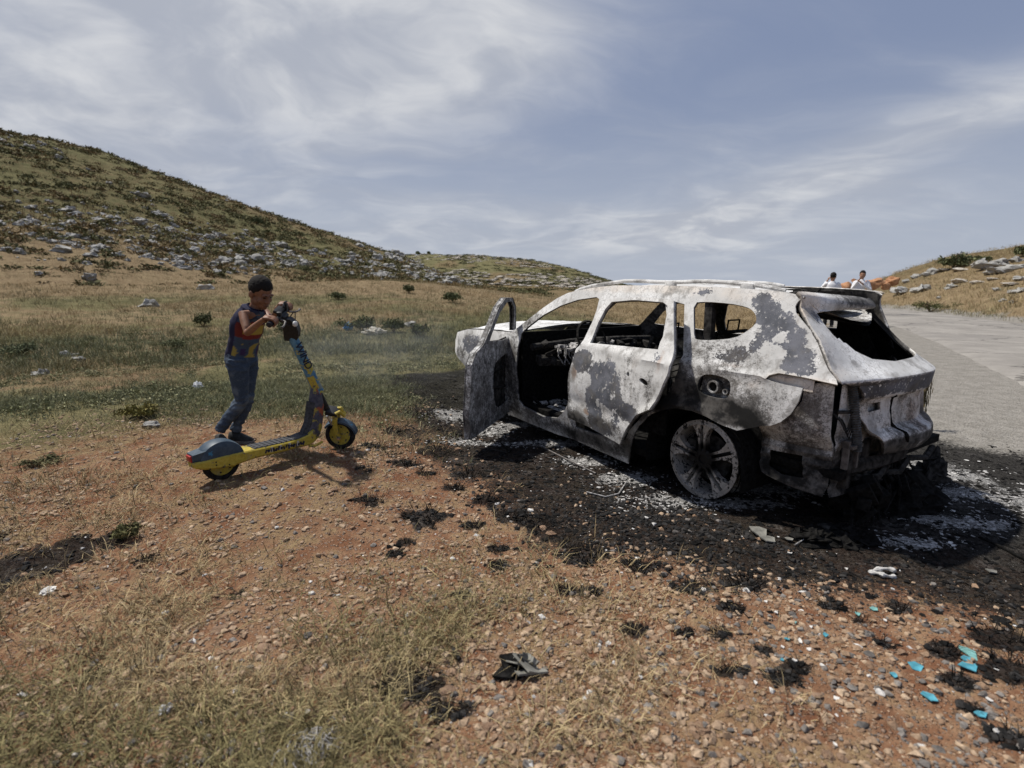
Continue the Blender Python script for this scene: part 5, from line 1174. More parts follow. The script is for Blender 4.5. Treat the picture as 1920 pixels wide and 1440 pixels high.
mb = MB(); mb.tube([(.60,-.05,.10),(.64,-.075,.098),(.70,-.075,.115)], .010, 8); mb.build('kickstand', M_YEL, scooter)
# steering assembly turned about the stem axis
A0 = Vector((.735,0,.50)); A1 = Vector((.515,0,1.05)); ax = (A1-A0).normalized(); STEER = R(-50)
steer = Matrix.Translation(A0) @ Matrix.Rotation(STEER, 4, ax) @ Matrix.Translation(-A0)
def SM(mb): mb.v = [steer @ p for p in mb.v]; return mb
mb = MB(); st = []
side_ = ax.cross(Vector((0,1,0))).normalized()
for t, w_, d_ in ((-.03,.036,.042),(.0,.034,.041),(.3,.032,.038),(.75,.029,.035),(.93,.025,.03),(.98,.018,.022)):
    c = A0.lerp(A1, t); st.append([c + Vector((0,1,0))*w_*math.cos(a)*(1 if abs(math.cos(a)) < .8 else .92) + side_*d_*math.sin(a) for a in np.linspace(0, 2*math.pi, 13)[:-1]])
mb.rings(st); stem = SM(mb).build('stem', M_BLU, scooter, angle=50)
mb = MB()
for t0, t1 in ((.04,.22),):
    st = [[A0.lerp(A1, t) + Vector((0,1,0))*.0335*math.cos(a) + side_*.0405*math.sin(a) for a in np.linspace(math.pi*.80, math.pi*1.25, 6)] + [A0.lerp(A1, t) + Vector((0,1,0))*.020*math.cos(a) + side_*.026*math.sin(a) for a in np.linspace(math.pi*1.25, math.pi*.80, 6)] for t in (t0, t1)]
    mb.rings(st)
SM(mb).build('yellow_stripe', M_YEL, stem)
# lettering down the near face of the stem
cu = bpy.data.curves.new('lettering', 'FONT'); cu.body = "WIND"; cu.size = .078; cu.extrude = .0012; cu.align_x = 'CENTER'; cu.align_y = 'CENTER'; cu.offset = .0008; cu.space_character = .92
to = bpy.data.objects.new('lettering', cu); COL.objects.link(to)
dg = bpy.context.evaluated_depsgraph_get(); me = bpy.data.meshes.new_from_object(to.evaluated_get(dg)); bpy.data.objects.remove(to)
let = bpy.data.objects.new('lettering', me); COL.objects.link(let); me.materials.append(M_NAVY)
S3 = steer.to_3x3(); axw = S3 @ ax; nrm = -(S3 @ Vector((0,1,0))); 
# face of the stem turned most towards the viewer's side
yv = None
rowx = -axw; coln = (nrm*0.72 + (S3 @ side_)*(0.69 if (S3 @ side_).y < 0 else -0.69)).normalized(); coln = (coln - rowx*coln.dot(rowx)).normalized(); rowy = coln.cross(rowx)
cen = steer @ A0.lerp(A1, .50); let.matrix_local = Matrix(((rowx.x,rowy.x,coln.x,0),(rowx.y,rowy.y,coln.y,0),(rowx.z,rowy.z,coln.z,0),(0,0,0,1))); let.location = cen + coln*.0385
let.parent = stem
# fork, front wheel, mudguard
e = disc_wheel(scooter, (0,0,0), .118, .05, True); WF = steer @ Vector((.90,0,.118)); e.location = (WF.x, WF.y, .118); e.rotation_euler = (0, 0, STEER)
sh = Vector((WF.x, WF.y, .118)) - steer @ Vector((.90,0,.118))
def SMW(mb): mb.v = [steer @ p + sh*min(1, max(0, (.45-p.z)/.25)) for p in mb.v]; return mb
mb = MB(); mb.tube([(.745,0,.47),(.80,0,.335)], .024, 10); mb.box((.845,0,.325), (.10,.11,.035), Euler((0,.15,0)), .012); SMW(mb).build('fork_crown', M_BLK, scooter)
for sg in (-1, 1):
    mb = MB(); mb.rings([[(x+d*q, sg*yy+e_, z) for d, e_ in ((-1,-.008),(1,-.008),(1,.008),(-1,.008))] for x, z, q, yy in ((.875,.33,.020,.045),(.868,.25,.018,.047),(.878,.18,.017,.047),(.90,.118,.020,.046),(.905,.095,.014,.046))]); fl = SMW(mb).build('fork_leg', M_YEL, scooter)
    mb = MB(); mb.lathe([(.016,0),(.016,.008),(.0005,.010)], (.90,sg*.052,.118), (0,sg,0), 12); SMW(mb).build('axle_nut', M_CHROME, fl)
mb = MB(); mb.tube([(.81,-.03,.30),(.845,-.03,.22)], .012, 8); SMW(mb).build('suspension_strut', M_CHROME, scooter)
mb = MB(); rg = [[(.90+.135*s_*math.cos(a), y, .118+.135*s_*math.sin(a)) for a in np.linspace(R(150), R(15), 16)] for y, s_ in ((-.036,.90),(-.034,1.0),(.034,1.0),(.036,.90))]
mb.add([p for r_ in rg for p in r_], [(i*16+j, i*16+j+1, (i+1)*16+j+1, (i+1)*16+j) for i in range(3) for j in range(15)]); SMW(mb).build('front_mudguard', M_FEN, scooter)
mb = MB(); mb.tube([(.875,-.045,.33),(.90,-.030,.345),(.935,-.01,.30)], .014, 8); mb.tube([(.875,.045,.33),(.90,.030,.345),(.935,.01,.30)], .014, 8); SMW(mb).build('mudguard_stay', M_YEL, scooter)
# cockpit
HB = Vector((.505,0,1.075)); mb = MB(); mb.tube([HB+Vector((-.02,-.20,.0)), HB+Vector((0,-.08,.006)), HB+Vector((0,.08,.006)), HB+Vector((-.02,.20,.0))], .013, 10); mb.box(HB+Vector((.0,0,-.012)), (.06,.09,.05), Euler((0,.3,0)), .012)
bar = SM(mb).build('handlebar', M_BLK, scooter)
for sg in (-1, 1):
    mb = MB(); mb.tube([HB+Vector((-.007,sg*.10,.006)), HB+Vector((-.02,sg*.20,0)), HB+Vector((-.0202,sg*.204,0))], [.019,.020,.012], 12); SM(mb).build('grip', M_GRIP, bar)
    mb = MB(); mb.tube([HB+Vector((.02,sg*.085,.0)), HB+Vector((.055,sg*.10,-.004)), HB+Vector((.065,sg*.16,-.012)), HB+Vector((.06,sg*.19,-.014))], [.008,.007,.006,.009], 8); SM(mb).build('brake_lever', M_STEEL, bar)
mb = MB(); mb.box(HB+Vector((-.02,.0,.035)), (.05,.11,.022), Euler((0,.35,0)), .008); mb.box(HB+Vector((.0,.07,.04)), (.03,.035,.05), None, .006); mb.box(HB+Vector((.0,-.055,.03)), (.03,.03,.03), None, .006); mb.tube([HB+Vector((0,.03,.05)),HB+Vector((0,.06,.075)),HB+Vector((.0,.095,.07))], .008, 6)
SM(mb).build('display', M_BLK, bar)
mb = MB(); mb.rings([[HB+Vector((x,y*w_,z)) for x, y in ((.012,-.035),(.012,.035),(d_,.028),(d_,-.028))] for z, w_, d_ in ((-.015,1,.06),(-.05,1.1,.10),(-.10,1.05,.115),(-.15,.9,.11),(-.185,.6,.09))]); SM(mb).build('front_box', M_BLK, scooter, angle=50)
mb = MB(); mb.lathe([(.019,0),(.021,.012),(.016,.02),(.0005,.022)], HB+Vector((.085,-.02,-.045)), (1,-.3,0), 16); SM(mb).build('headlamp', M_LAMP, bar)
mb = MB(); mb.tube([HB+Vector((.03,-.10,-.01)),HB+Vector((.06,-.06,-.05)),HB+Vector((.05,0,-.06)),HB+Vector((.03,.08,-.03)),HB+Vector((.05,.10,.0))], .004, 6); mb.tube([HB+Vector((.05,.12,-.0)),HB+Vector((.07,.05,-.07)),HB+Vector((.04,.01,-.12))], .004, 6); SM(mb).build('cable', M_BLK, bar)
bpy.context.view_layer.update()
SW = scooter.matrix_world
GRIP_W = [SW @ (steer @ (HB+Vector((-.012, sg*.150, .004)))) for sg in (-1, 1)]
BARDIR = ((SW.to_3x3() @ S3) @ Vector((0,1,0))).normalized()
print('GRIP', GRIP_W, BARDIR)
# ---------------------------------------------------------------- people
def skin_mat(name, col, hi):
    m, k, b = mat(name); co = obj_co(k); n = k.noise(co, 25, 5, .6)
    k.put(b.inputs['Base Color'], k.mix(k.ramp(n, .3, .7), col, hi)); b.inputs['Roughness'].default_value = .55
    b.inputs['Subsurface Weight'].default_value = .08; b.inputs['Subsurface Radius'].default_value = (.01,.004,.002); return m
def cloth_mat(name, a, b_, scale=60, bmp=.3, low=None):
    m, k, b = mat(name); co = obj_co(k); n = k.noise(co, scale, 5, .6); n2 = k.noise(co, 7, 4, .6)
    c = k.mix(k.ramp(n, .3, .7), a, b_)
    if low: c = k.mix(k.ramp(n2, .45, .62), c, low)
    k.put(b.inputs['Base Color'], c); b.inputs['Roughness'].default_value = .9; bump(k, b, n, bmp, .003); return m
M_SKIN = skin_mat('brown_skin', (.165,.078,.045), (.225,.112,.068)); M_HAIR = cloth_mat('black_hair', (.005,.004,.0035), (.013,.010,.008), 220, .8)
M_JEAN = cloth_mat('worn_denim', (.024,.038,.066), (.045,.068,.105), 160, .3, (.09,.118,.155))
M_SHOE = simple('dusty_black_shoe', (.02,.019,.019), .7, 0, .4, 50); M_SOLE = simple('grey_sole', (.16,.15,.14), .8, 0, .3, 50); M_EYE = simple('dark_eye', (.01,.007,.006), .25, 0, .1, 40)
def place(mb, M): mb.v = [M @ p for p in mb.v]; return mb
def head_shapes(mb, M, s=1.0):
    """head looking along +Y, chin at the bottom, centre between the ears"""
    h = MB()
    h.ell((0,-.012,.035), (.074,.092,.084)); h.ell((0,.030,-.030), (.057,.058,.078)); h.ell((0,.066,-.088), (.024,.022,.020)); h.ell((0,.040,-.075), (.042,.045,.030))
    for s_ in (-1,1):
        h.ell((s_*.036,.058,-.030), (.022,.022,.024)); h.ell((s_*.075,-.008,-.012), (.010,.020,.030), Euler((0,0,s_*.35))); h.ell((s_*.028,.080,.022), (.024,.012,.010)); h.ell((s_*.050,.01,-.055), (.02,.04,.035))
    h.tube([(0,.078,.020),(0,.094,-.012),(0,.102,-.030),(0,.088,-.036)], [.009,.012,.015,.010], 10)
    for s_ in (-1,1): h.ell((s_*.012,.090,-.030), (.010,.011,.009))
    h.ell((0,.086,-.058), (.024,.010,.007)); h.ell((0,.084,-.070), (.021,.010,.008))
    h.v = [M @ (p*s) for p in h.v]; mb.add(h.v, h.f)
def hair_shape(M, s=1.0, seed=0, front=.0):
    bm = bmesh.new(); bmesh.ops.create_icosphere(bm, subdivisions=5, radius=1)
    V = []
    for v in bm.verts:
        p = v.co.copy(); q = Vector((p.x*.0795, -.014+p.y*.097, .040+p.z*.092))
        hairline = (.056-front) - .085*max(0, min(1, (.06-q.y)/.075)) - .02*max(0, min(1, (-.03-q.y)/.05))
        hairline += .008*mnoise.noise(q*60+Vector((seed,0,0)))
        t = max(0, min(1, (q.z-hairline)/.014)); n = mnoise.noise(q*95+Vector((0,seed,0)))*.0035 + mnoise.noise(q*260)*.002
        inner = Vector((p.x*.064, -.012+p.y*.080, .035+p.z*.074))
        w = inner.lerp(q + p*n, t); V.append(M @ (w*s))
    f = [[v.index for v in fc.verts] for fc in bm.faces]; bm.free(); return V, f
def hand_shapes(mb, wrist, grip, bar, palm_from, s=.82, thumb=1):
    """a fist closed round a bar: palm on top, four bent fingers of unequal length, thumb from the palm's side"""
    grip = Vector(grip); bar = Vector(bar).normalized(); wrist = Vector(wrist)
    back = (wrist-grip); back -= bar*back.dot(bar); back.normalize(); up_ = bar.cross(back).normalized()
    if up_.z < 0: up_ = -up_
    rb = .019
    knuck = []
    for i, L in enumerate((.94,1.05,1.0,.82)):
        off = bar*(.0175*(1.5-i))*s*1.12
        p0 = grip + off + up_*(rb+.013) + back*.018
        pts = [p0]
        for a in (20, 65, 112, 160, 200*L):
            an = R(a); pts.append(grip + off + (up_*math.cos(an) - back*math.sin(an))*(rb+.0078))
        mb.tube(pts, [.0098*s,.0098*s,.0092*s,.0086*s,.008*s,.0066*s], 8); knuck.append(p0)
    mid = grip + up_*(rb+.012) + back*.030
    for k_ in knuck: mb.tube([k_, mid + (k_-grip-up_*(rb+.013)-back*.018)*.8 + back*.02, wrist + (k_-mid)*.25], [.0105*s,.0125*s,.015*s], 8)
    mb.ell(mid, (.030*s,.030*s,.015*s))
    t0 = mid + bar*thumb*.030*s + back*.01
    mb.tube([t0, grip + bar*thumb*.040*s + back*.022 + up_*.004, grip + bar*thumb*.030*s + back*.024 - up_*.016, grip + bar*thumb*.018*s + back*.014 - up_*.026], [.0125*s,.0105*s,.0095*s,.007*s], 8)
def sec(c, axd, fr, a, b, n=20, sq=2.3):
    """ring round axis axd: half-depth a along fr, half-width b across"""
    axd = Vector(axd).normalized(); f_ = Vector(fr); f_ = (f_-axd*f_.dot(axd)).normalized(); s_ = axd.cross(f_)
    o = []
    for j in range(n):
        q = 2*math.pi*j/n; cx, sx = math.cos(q), math.sin(q); m_ = (abs(cx)**sq+abs(sx)**sq)**(-1/sq); o.append(Vector(c)+f_*a*cx*m_+s_*b*sx*m_)
    return o

def build_boy():
    fz = on_ground(430, 834); D0 = fz.y*math.cos(PITCH) + (CAMH-fz.z)*math.sin(PITCH)
    root = empty('person', (fz.x, fz.y, fz.z)); tag(root, 'young boy in a dark sleeveless top and worn jeans leaning over scooter handlebars', 'person')
    O = Vector(root.location)
    A = lambda px, py, d: at(px, py, D0+d) - O
    # feet on the ground, the rest measured above them
    ankN = A(412, 806, -.03); ankF = A(441, 806, .05); kneeN = A(453, 752, -.09); kneeF = A(463, 750, -.01); hipN = A(446, 684, -.18); hipF = A(464, 683, -.06)
    pel = A(452, 672, -.13); waist = A(457, 645, -.16); chest = A(464, 608, -.22); neck0 = A(478, 577, -.26); headc = A(489, 549, -.285)
    shN = A(456, 590, -.36); shF = A(497, 586, -.14)
    gN, gF = GRIP_W[0]-O, GRIP_W[1]-O
    if gN.y > gF.y: gN, gF = gF, gN
    elN = A(464, 624, -.44)
    fwd = Vector((math.sin(R(122)), math.cos(R(122)), 0)).normalized()        # chest direction
    wN = gN + Vector((-.075,.012,.012)); wF = gF + Vector((-.07,-.015,.0))
    elF = (shF+wF)/2 + Vector((.0,.02,-.09))
    mb = MB()
    mb.tube([shN+Vector((.03,.03,.0)), shN, shN.lerp(elN,.35), shN.lerp(elN,.75), elN, elN.lerp(wN,.3), elN.lerp(wN,.7), wN, wN.lerp(gN,.4)], [.035,.037,.033,.028,.0255,.027,.022,.0175,.0165], 12)
    mb.tube([shF+Vector((-.03,-.03,.0)), shF, shF.lerp(elF,.5), elF, elF.lerp(wF,.35), wF, wF.lerp(gF,.4)], [.035,.036,.030,.0255,.026,.0175,.0165], 12)
    mb.tube([shN+Vector((0,0,-.008)), neck0+Vector((0,0,-.045)), shF+Vector((0,0,-.008))], [.033,.045,.033], 10)
    hand_shapes(mb, wN, gN, BARDIR, None, .85, 1); hand_shapes(mb, wF, gF, BARDIR, None, .85, -1)
    mb.rings([sec(waist, chest-waist, fwd, .075, .10), sec(chest, neck0-chest, fwd, .08, .115), sec(neck0+(chest-neck0)*.25, neck0-chest, fwd, .06, .09)])
    mb.tube([neck0+Vector((0,0,-.06)), neck0, headc+Vector((-.01,0,-.03))], [.052,.044,.042], 12)
    # head: turned right and towards the bars, chin down
    face = Vector((math.sin(R(118)), math.cos(R(118)), 0)); pitch = R(-30)
    HM = Matrix.Translation(headc) @ Matrix.Rotation(math.atan2(-face.x, face.y), 4, 'Z') @ Matrix.Rotation(pitch, 4, 'X') @ Matrix.Rotation(R(4), 4, 'Y')
    head_shapes(mb, HM, 1.0)
    body = mb.build('body', M_SKIN, root); remesh(body, .0042, 2, .4); bake(body); body.data.polygons.foreach_set('use_smooth', np.ones(len(body.data.polygons), bool))
    V, f = hair_shape(HM, 1.0, 3); new_mesh('hair', V, f, M_HAIR, root)
    for s_ in (-1, 1):
        mb = MB(); mb.ell((s_*.029,.083,.004), (.011,.006,.0042), Euler((0,s_*.12,-s_*.25))); place(mb, HM).build('eye', M_EYE, body)
        mb = MB(); mb.tube([(s_*.012,.092,.021),(s_*.028,.093,.026),(s_*.046,.078,.020)], [.0022,.0026,.0014], 6); place(mb, HM).build('eyebrow', M_HAIR, body)
    mb = MB(); mb.ell((0,.0935,-.0645), (.017,.004,.0022)); place(mb, HM).build('mouth', simple('lip_line', (.09,.035,.028), .5), body)
    # sleeveless top
    st = []; up_ = neck0-waist; n = 56
    hem = pel + (waist-pel)*.12
    L_ = [(hem,.098,.120),(hem.lerp(waist,.4),.097,.117),(waist,.094,.113),(waist.lerp(chest,.35),.095,.116),(waist.lerp(chest,.7),.097,.122),(chest,.097,.126),(chest.lerp(neck0,.30),.090,.120),(chest.lerp(neck0,.60),.086,.108),(chest.lerp(neck0,.80),.078,.094),(chest.lerp(neck0,.93),.073,.094),(chest.lerp(neck0,1.0),.064,.074),(chest.lerp(neck0,1.04),.056,.058)]
    rows = []
    C_ = [q[0] for q in L_]; 
    for i in range(0, 61):
        t = i/60*(len(L_)-1); j = min(int(t), len(L_)-2); u = t-j
        c = C_[j].lerp(C_[j+1], u); a = .93*(L_[j][1]*(1-u)+L_[j+1][1]*u); b = L_[j][2]*(1-u)+L_[j+1][2]*u
        axd = (C_[min(j+2, len(C_)-1)]-C_[max(j-1,0)])
        r_ = sec(c, axd, fwd, a, b, n, 2.2)
        for k_, p in enumerate(r_):
            w = mnoise.noise(Vector((k_*.22, i*.16, 1.3)))*.006*(1.4 if i < 25 else .8) + mnoise.noise(Vector((k_*.5+i*.35, i*.1, 4)))*.004; r_[k_] = p + (p-c).normalized()*w
        rows.append(r_)
    V = [p for r_ in rows for p in r_]; m_ = len(rows)
    F_ = [(i*n+j, i*n+(j+1) % n, (i+1)*n+(j+1) % n, (i+1)*n+j) for i in range(m_-1) for j in range(n)]
    tint = []
    for i in range(m_):
        for j in range(n):
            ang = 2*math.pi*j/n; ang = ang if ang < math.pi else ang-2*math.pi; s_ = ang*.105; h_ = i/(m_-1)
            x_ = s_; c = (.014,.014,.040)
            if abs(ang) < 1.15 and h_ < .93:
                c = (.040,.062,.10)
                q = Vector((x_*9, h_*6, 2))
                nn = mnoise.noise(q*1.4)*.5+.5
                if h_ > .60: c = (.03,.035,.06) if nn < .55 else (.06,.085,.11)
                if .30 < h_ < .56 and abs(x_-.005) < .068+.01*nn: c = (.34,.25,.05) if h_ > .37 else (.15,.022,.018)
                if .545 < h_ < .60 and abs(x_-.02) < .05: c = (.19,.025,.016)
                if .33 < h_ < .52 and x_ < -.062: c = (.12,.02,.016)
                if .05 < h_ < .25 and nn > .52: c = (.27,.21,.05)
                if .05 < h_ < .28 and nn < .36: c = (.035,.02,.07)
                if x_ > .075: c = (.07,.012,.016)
            tint.append((*c, 1))
    tm, k, b = mat('printed_cotton'); vc = k.new('ShaderNodeVertexColor', layer_name='tint'); co = obj_co(k)
    k.put(b.inputs['Base Color'], k.mix(.25, vc.outputs[0], k.mix(1, vc.outputs[0], k.mix(k.noise(co, 90, 4), (.4,.4,.4), (1.6,1.6,1.6)), 'MULTIPLY'))); b.inputs['Roughness'].default_value = .9; bump(k, b, k.noise(co, 120, 3), .25, .002)
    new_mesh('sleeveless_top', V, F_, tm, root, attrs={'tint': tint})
    mb = MB(); mb.tube(rows[-1]+[rows[-1][0]], .006, 6, cap=False); mb.build('collar', simple('navy_binding', (.012,.012,.03), .9), root)
    # jeans
    mb = MB()
    hipd = (hipF-hipN).normalized(); legf = Vector((.95,-.3,0)).normalized()
    top = pel + Vector((0,0,.055))
    mb.rings([sec(top, (0,0,1), fwd, .090, .112), sec(pel, (0,0,1), fwd, .098, .118), sec(pel+Vector((0,0,-.06)), (0,0,1), fwd, .098, .116)])
    for hp_, kn, an in ((hipN,kneeN,ankN),(hipF,kneeF,ankF)):
        P_ = [hp_+Vector((0,0,.05)), hp_+Vector((0,0,-.03)), hp_.lerp(kn,.45), hp_.lerp(kn,.80), kn, kn.lerp(an,.25), kn.lerp(an,.55), kn.lerp(an,.88), an+Vector((0,0,-.005))]
        rr = [.080,.079,.067,.057,.053,.053,.048,.042,.044]
        mb.rings([sec(p, P_[min(i+1,8)]-P_[max(i-1,0)], legf, r_*1.02, r_*.93, 18, 2.1) for i, (p, r_) in enumerate(zip(P_, rr))])
    je = mb.build('jeans', M_JEAN, root); remesh(je, .0065, 3, .5); bake(je)
    co = np.array([tuple(v.co) for v in je.data.vertices]); nr = np.array([tuple(v.normal) for v in je.data.vertices])
    zk = (kneeN.z+kneeF.z)/2; amp = np.zeros(len(co))
    for i, (x, y, z) in enumerate(co):
        wr = .35 + 1.0*math.exp(-((z-zk)/.07)**2) + .9*math.exp(-((z-ankN.z-.03)/.06)**2) + .8*math.exp(-((z-hipN.z)/.05)**2)
        f1 = mnoise.noise(Vector((x*9, y*9, z*34+x*10))); f2 = mnoise.noise(Vector((x*22+5, y*22, z*60-x*25)))
        amp[i] = wr*(f1*.0085+f2*.0045)
    co += nr*amp[:, None]; je.data.vertices.foreach_set('co', co.ravel()); je.data.update(); je.data.polygons.foreach_set('use_smooth', np.ones(len(je.data.polygons), bool))
    mb = MB(); 
    for s_ in (.35, -.9): q = R(90)*s_; mb.box(pel+fwd*(-.085)*math.cos(q*.3)+Vector((0,-.04*s_,-.03)), (.012,.06,.06), Euler((0,0,.4)), .004)
    # shoes
    for an, px, yaw in ((ankN, 405, R(38)), (ankF, 450, R(6))):
        gx, gy = an.x+O.x, an.y+O.y; gz = ground_z(gx, gy)-O.z+.004
        d = Vector((math.cos(yaw), -math.sin(yaw), 0)); s_ = Vector((d.y, -d.x, 0)); c = Vector((an.x, an.y, gz))
        def ring(t, zt, w, z0=.018): q = c + d*t; return [q-s_*w+Vector((0,0,z0)), q-s_*w*.95+Vector((0,0,z0+(zt-z0)*.5)), q-s_*w*.55+Vector((0,0,zt*.95)), q+Vector((0,0,zt)), q+s_*w*.55+Vector((0,0,zt*.95)), q+s_*w*.95+Vector((0,0,z0+(zt-z0)*.5)), q+s_*w+Vector((0,0,z0)), q+Vector((0,0,z0))]
        mb = MB(); mb.rings([ring(-.058,.055,.018), ring(-.05,.085,.030), ring(-.02,.095,.034), ring(.02,.090,.036), ring(.06,.070,.040), ring(.10,.052,.042), ring(.13,.042,.036), ring(.147,.030,.018)])
        so_ = mb.build('shoe', M_SHOE, root, angle=80); mb = MB()
        def sr(t, w): q = c + d*t; return [q-s_*w, q-s_*w+Vector((0,0,.02)), q+s_*w+Vector((0,0,.02)), q+s_*w]
        mb.rings([sr(-.064,.018), sr(-.052,.034), sr(0,.037), sr(.06,.044), sr(.11,.044), sr(.14,.034), sr(.154,.014)]); mb.build('sole', M_SOLE, so_)
    return root
boy = build_boy()

M_WSHIRT = cloth_mat('white_cotton', (.66,.66,.68), (.78,.78,.80), 40, .3); M_TROU = cloth_mat('black_trousers', (.010,.010,.012), (.022,.022,.025), 60, .3); M_SKIN2 = skin_mat('tan_skin', (.28,.15,.095), (.36,.20,.13))
def build_man(px, pytop, depth, facing, label, lean, arms, hscale=1.0):
    hd = at(px, pytop, depth); g = Vector((hd.x, hd.y, ground_z(hd.x, hd.y)-.01)); Ht = hd.z-g.z
    root = empty('person', g); tag(root, label, 'person')
    f = Vector((math.sin(R(facing)), math.cos(R(facing)), 0)); s_ = Vector((f.y, -f.x, 0))        # s_ = his right
    u = Ht/1.76; Z = lambda z: Vector((0,0,z*u))
    ln = Vector((lean[0], lean[1], 0))
    hips = Z(.92)+ln*.0; ch = Z(1.28)+ln*.6; nk = Z(1.47)+ln*.9; hc = Z(1.63)+ln*1.0
    mb = MB(); mb.rings([sec(hips, (0,0,1), f, .10, .15), sec(ch, nk-hips, f, .11, .17), sec(nk+Z(-.05), nk-hips, f, .07, .12)])
    mb.tube([nk+Z(-.05), nk, hc+Z(-.04)], [.07,.058,.056], 10)
    for k_, (el, wr) in zip((1, -1), arms):
        sh = nk + s_*k_*.185 + Z(-.07); e = nk + s_*el[0]+f*el[1]+Z(el[2]); w = nk + s_*wr[0]+f*wr[1]+Z(wr[2])
        mb.tube([sh, sh.lerp(e,.5), e, e.lerp(w,.4), w], [.048,.044,.040,.040,.028], 10)
        dirn = (w-e).normalized(); mb.ell(w+dirn*.05, (.036,.026,.045)); cr = dirn.cross(Vector((0,0,1))); cr = cr.normalized() if cr.length > .1 else s_
        for i in range(4): mb.tube([w+dirn*.07+cr*.016*(i-1.5), w+dirn*(.115+.008*(i in (1,2)))+cr*.018*(i-1.5)], [.010,.008], 6)
        mb.tube([w+dirn*.03+cr*.028, w+dirn*.07+cr*.050], [.013,.010], 6)
    for k_ in (1,-1): mb.tube([hips+s_*k_*.09, hips.lerp(Z(0),.48)+s_*k_*.10+f*.03, Z(.06)+s_*k_*.11], [.07,.055,.04], 8)
    HM = Matrix.Translation(hc) @ Matrix.Rotation(math.atan2(-f.x, f.y), 4, 'Z')
    head_shapes(mb, HM, 1.16)
    body = mb.build('body', M_SKIN2, root); remesh(body, .011, 2, .4); bake(body)
    V, fc = hair_shape(HM, 1.2, 8); new_mesh('hair', V, fc, M_HAIR, root)
    mb = MB(); mb.rings([sec(hips+Z(-.04), (0,0,1), f, .135, .18), sec(hips+Z(.08), (0,0,1), f, .13, .175), sec(ch, nk-hips, f, .14, .20), sec(nk+Z(-.09), nk-hips, f, .12, .185), sec(nk+Z(-.02), nk-hips, f, .085, .11), sec(nk+Z(.012), nk-hips, f, .068, .07)])
    for k_, (el, wr) in zip((1, -1), arms):
        sh = nk + s_*k_*.185 + Z(-.07); e = nk + s_*el[0]+f*el[1]+Z(el[2]); w = nk + s_*wr[0]+f*wr[1]+Z(wr[2])
        mb.tube([sh-s_*k_*.03, sh, sh.lerp(e,.5), e, e.lerp(w,.45), e.lerp(w,.8)], [.07,.068,.062,.058,.052,.044], 10)
    shirt = mb.build('shirt', M_WSHIRT, root); remesh(shirt, .014, 2, .4); bake(shirt)
    mb = MB(); mb.rings([sec(hips+Z(.06), (0,0,1), f, .115, .165), sec(hips+Z(-.08), (0,0,1), f, .12, .17)])
    for k_ in (1,-1): mb.rings([sec(p, (0,0,1), f, r_, r_) for p, r_ in ((hips+s_*k_*.085, .095),(hips+s_*k_*.09+Z(-.2), .088),(hips.lerp(Z(0),.5)+s_*k_*.10+f*.03, .07),(Z(.07)+s_*k_*.11, .062))])
    tr = mb.build('trousers', M_TROU, root); remesh(tr, .014, 2, .4); bake(tr)
    for k_ in (1,-1):
        mb = MB(); c = s_*k_*.11; mb.rings([[c+f*t-s_*w+Vector((0,0,0)), c+f*t-s_*w*.7+Vector((0,0,h_)), c+f*t+s_*w*.7+Vector((0,0,h_)), c+f*t+s_*w] for t, w, h_ in ((-.09,.03,.06),(-.05,.045,.10),(.06,.05,.08),(.15,.045,.05),(.18,.02,.03))]); mb.build('shoe', M_SHOE, root)
    return root
build_man(1563, 511, 18.6, 20, 'man in a white shirt seen from behind, left of the other man beyond the car', (.0,.0), [((.30,.05,-.33),(.25,.22,-.45)),((-.30,.10,-.22),(-.13,.12,.06))])
build_man(1611, 507, 19.0, 215, 'man in a white shirt turned to the camera with his hand at his mouth', (.14,.0), [((.26,.08,-.30),(.05,.22,.02)),((-.30,.06,-.32),(-.02,.26,-.10))])
# ---------------------------------------------------------------- loose stones, ash and rubbish on the ground
def flakes(name, n, sampler, size, thick, m, tint=None):
    x, y = sampler(n); n = len(x); z = H(x, y); g = rng.random(n); s_ = size[0]+(size[1]-size[0])*g**2.5
    v = np.array([(-1,-.6,0),(.1,-1,.1),(1,-.2,0),(.5,.8,.12),(-.6,.7,0),(0,0,.5)], float); f = np.array([(0,1,5),(1,2,5),(2,3,5),(3,4,5),(4,0,5)])
    v2 = np.array([(-1,-.3,0),(.9,-.5,.1),(1.1,.3,0),(-.7,.5,.1),(0,0,.35)], float); f2 = np.array([(0,1,4),(1,2,4),(2,3,4),(3,0,4),(0,3,2)])
    rx = rotz(rng.random(n)*6.283); ti = rng.normal(size=n)*.25; c, s2 = np.cos(ti), np.sin(ti); o0 = np.zeros(n); o1 = np.ones(n)
    tl = np.stack([np.stack([o1,o0,o0],-1), np.stack([o0,c,-s2],-1), np.stack([o0,s2,c],-1)], 1)
    return merge(name, [(v,f,np.ones(6)),(v2,f2,np.ones(5))], np.stack([x,y,z+.002],1), np.einsum('nij,njk->nik', rx, tl), np.stack([s_,s_*(.5+.5*rng.random(n)),s_*thick],1), m, tint=tint(x, y) if tint else None)
PB = []
for i in range(14):
    bm = bmesh.new(); g_ = np.random.default_rng(700+i)
    for _ in range(13 if i % 2 else 18):
        q_ = g_.normal(size=3); q_ /= np.linalg.norm(q_); q_ *= g_.uniform(.8, 1.1); bm.verts.new((q_[0]*g_.uniform(.85,1.2), q_[1], q_[2]*.62))
    bmesh.ops.convex_hull(bm, input=bm.verts[:]); bmesh.ops.triangulate(bm, faces=bm.faces[:])
    for v_ in [v_ for v_ in bm.verts if not v_.link_faces]: bm.verts.remove(v_)
    bm.verts.index_update(); v = np.array([tuple(p.co) for p in bm.verts]); f = np.array([[q_.index for q_ in p.verts] for p in bm.faces]); PB.append((v, f, np.ones(len(v)))); bm.free()
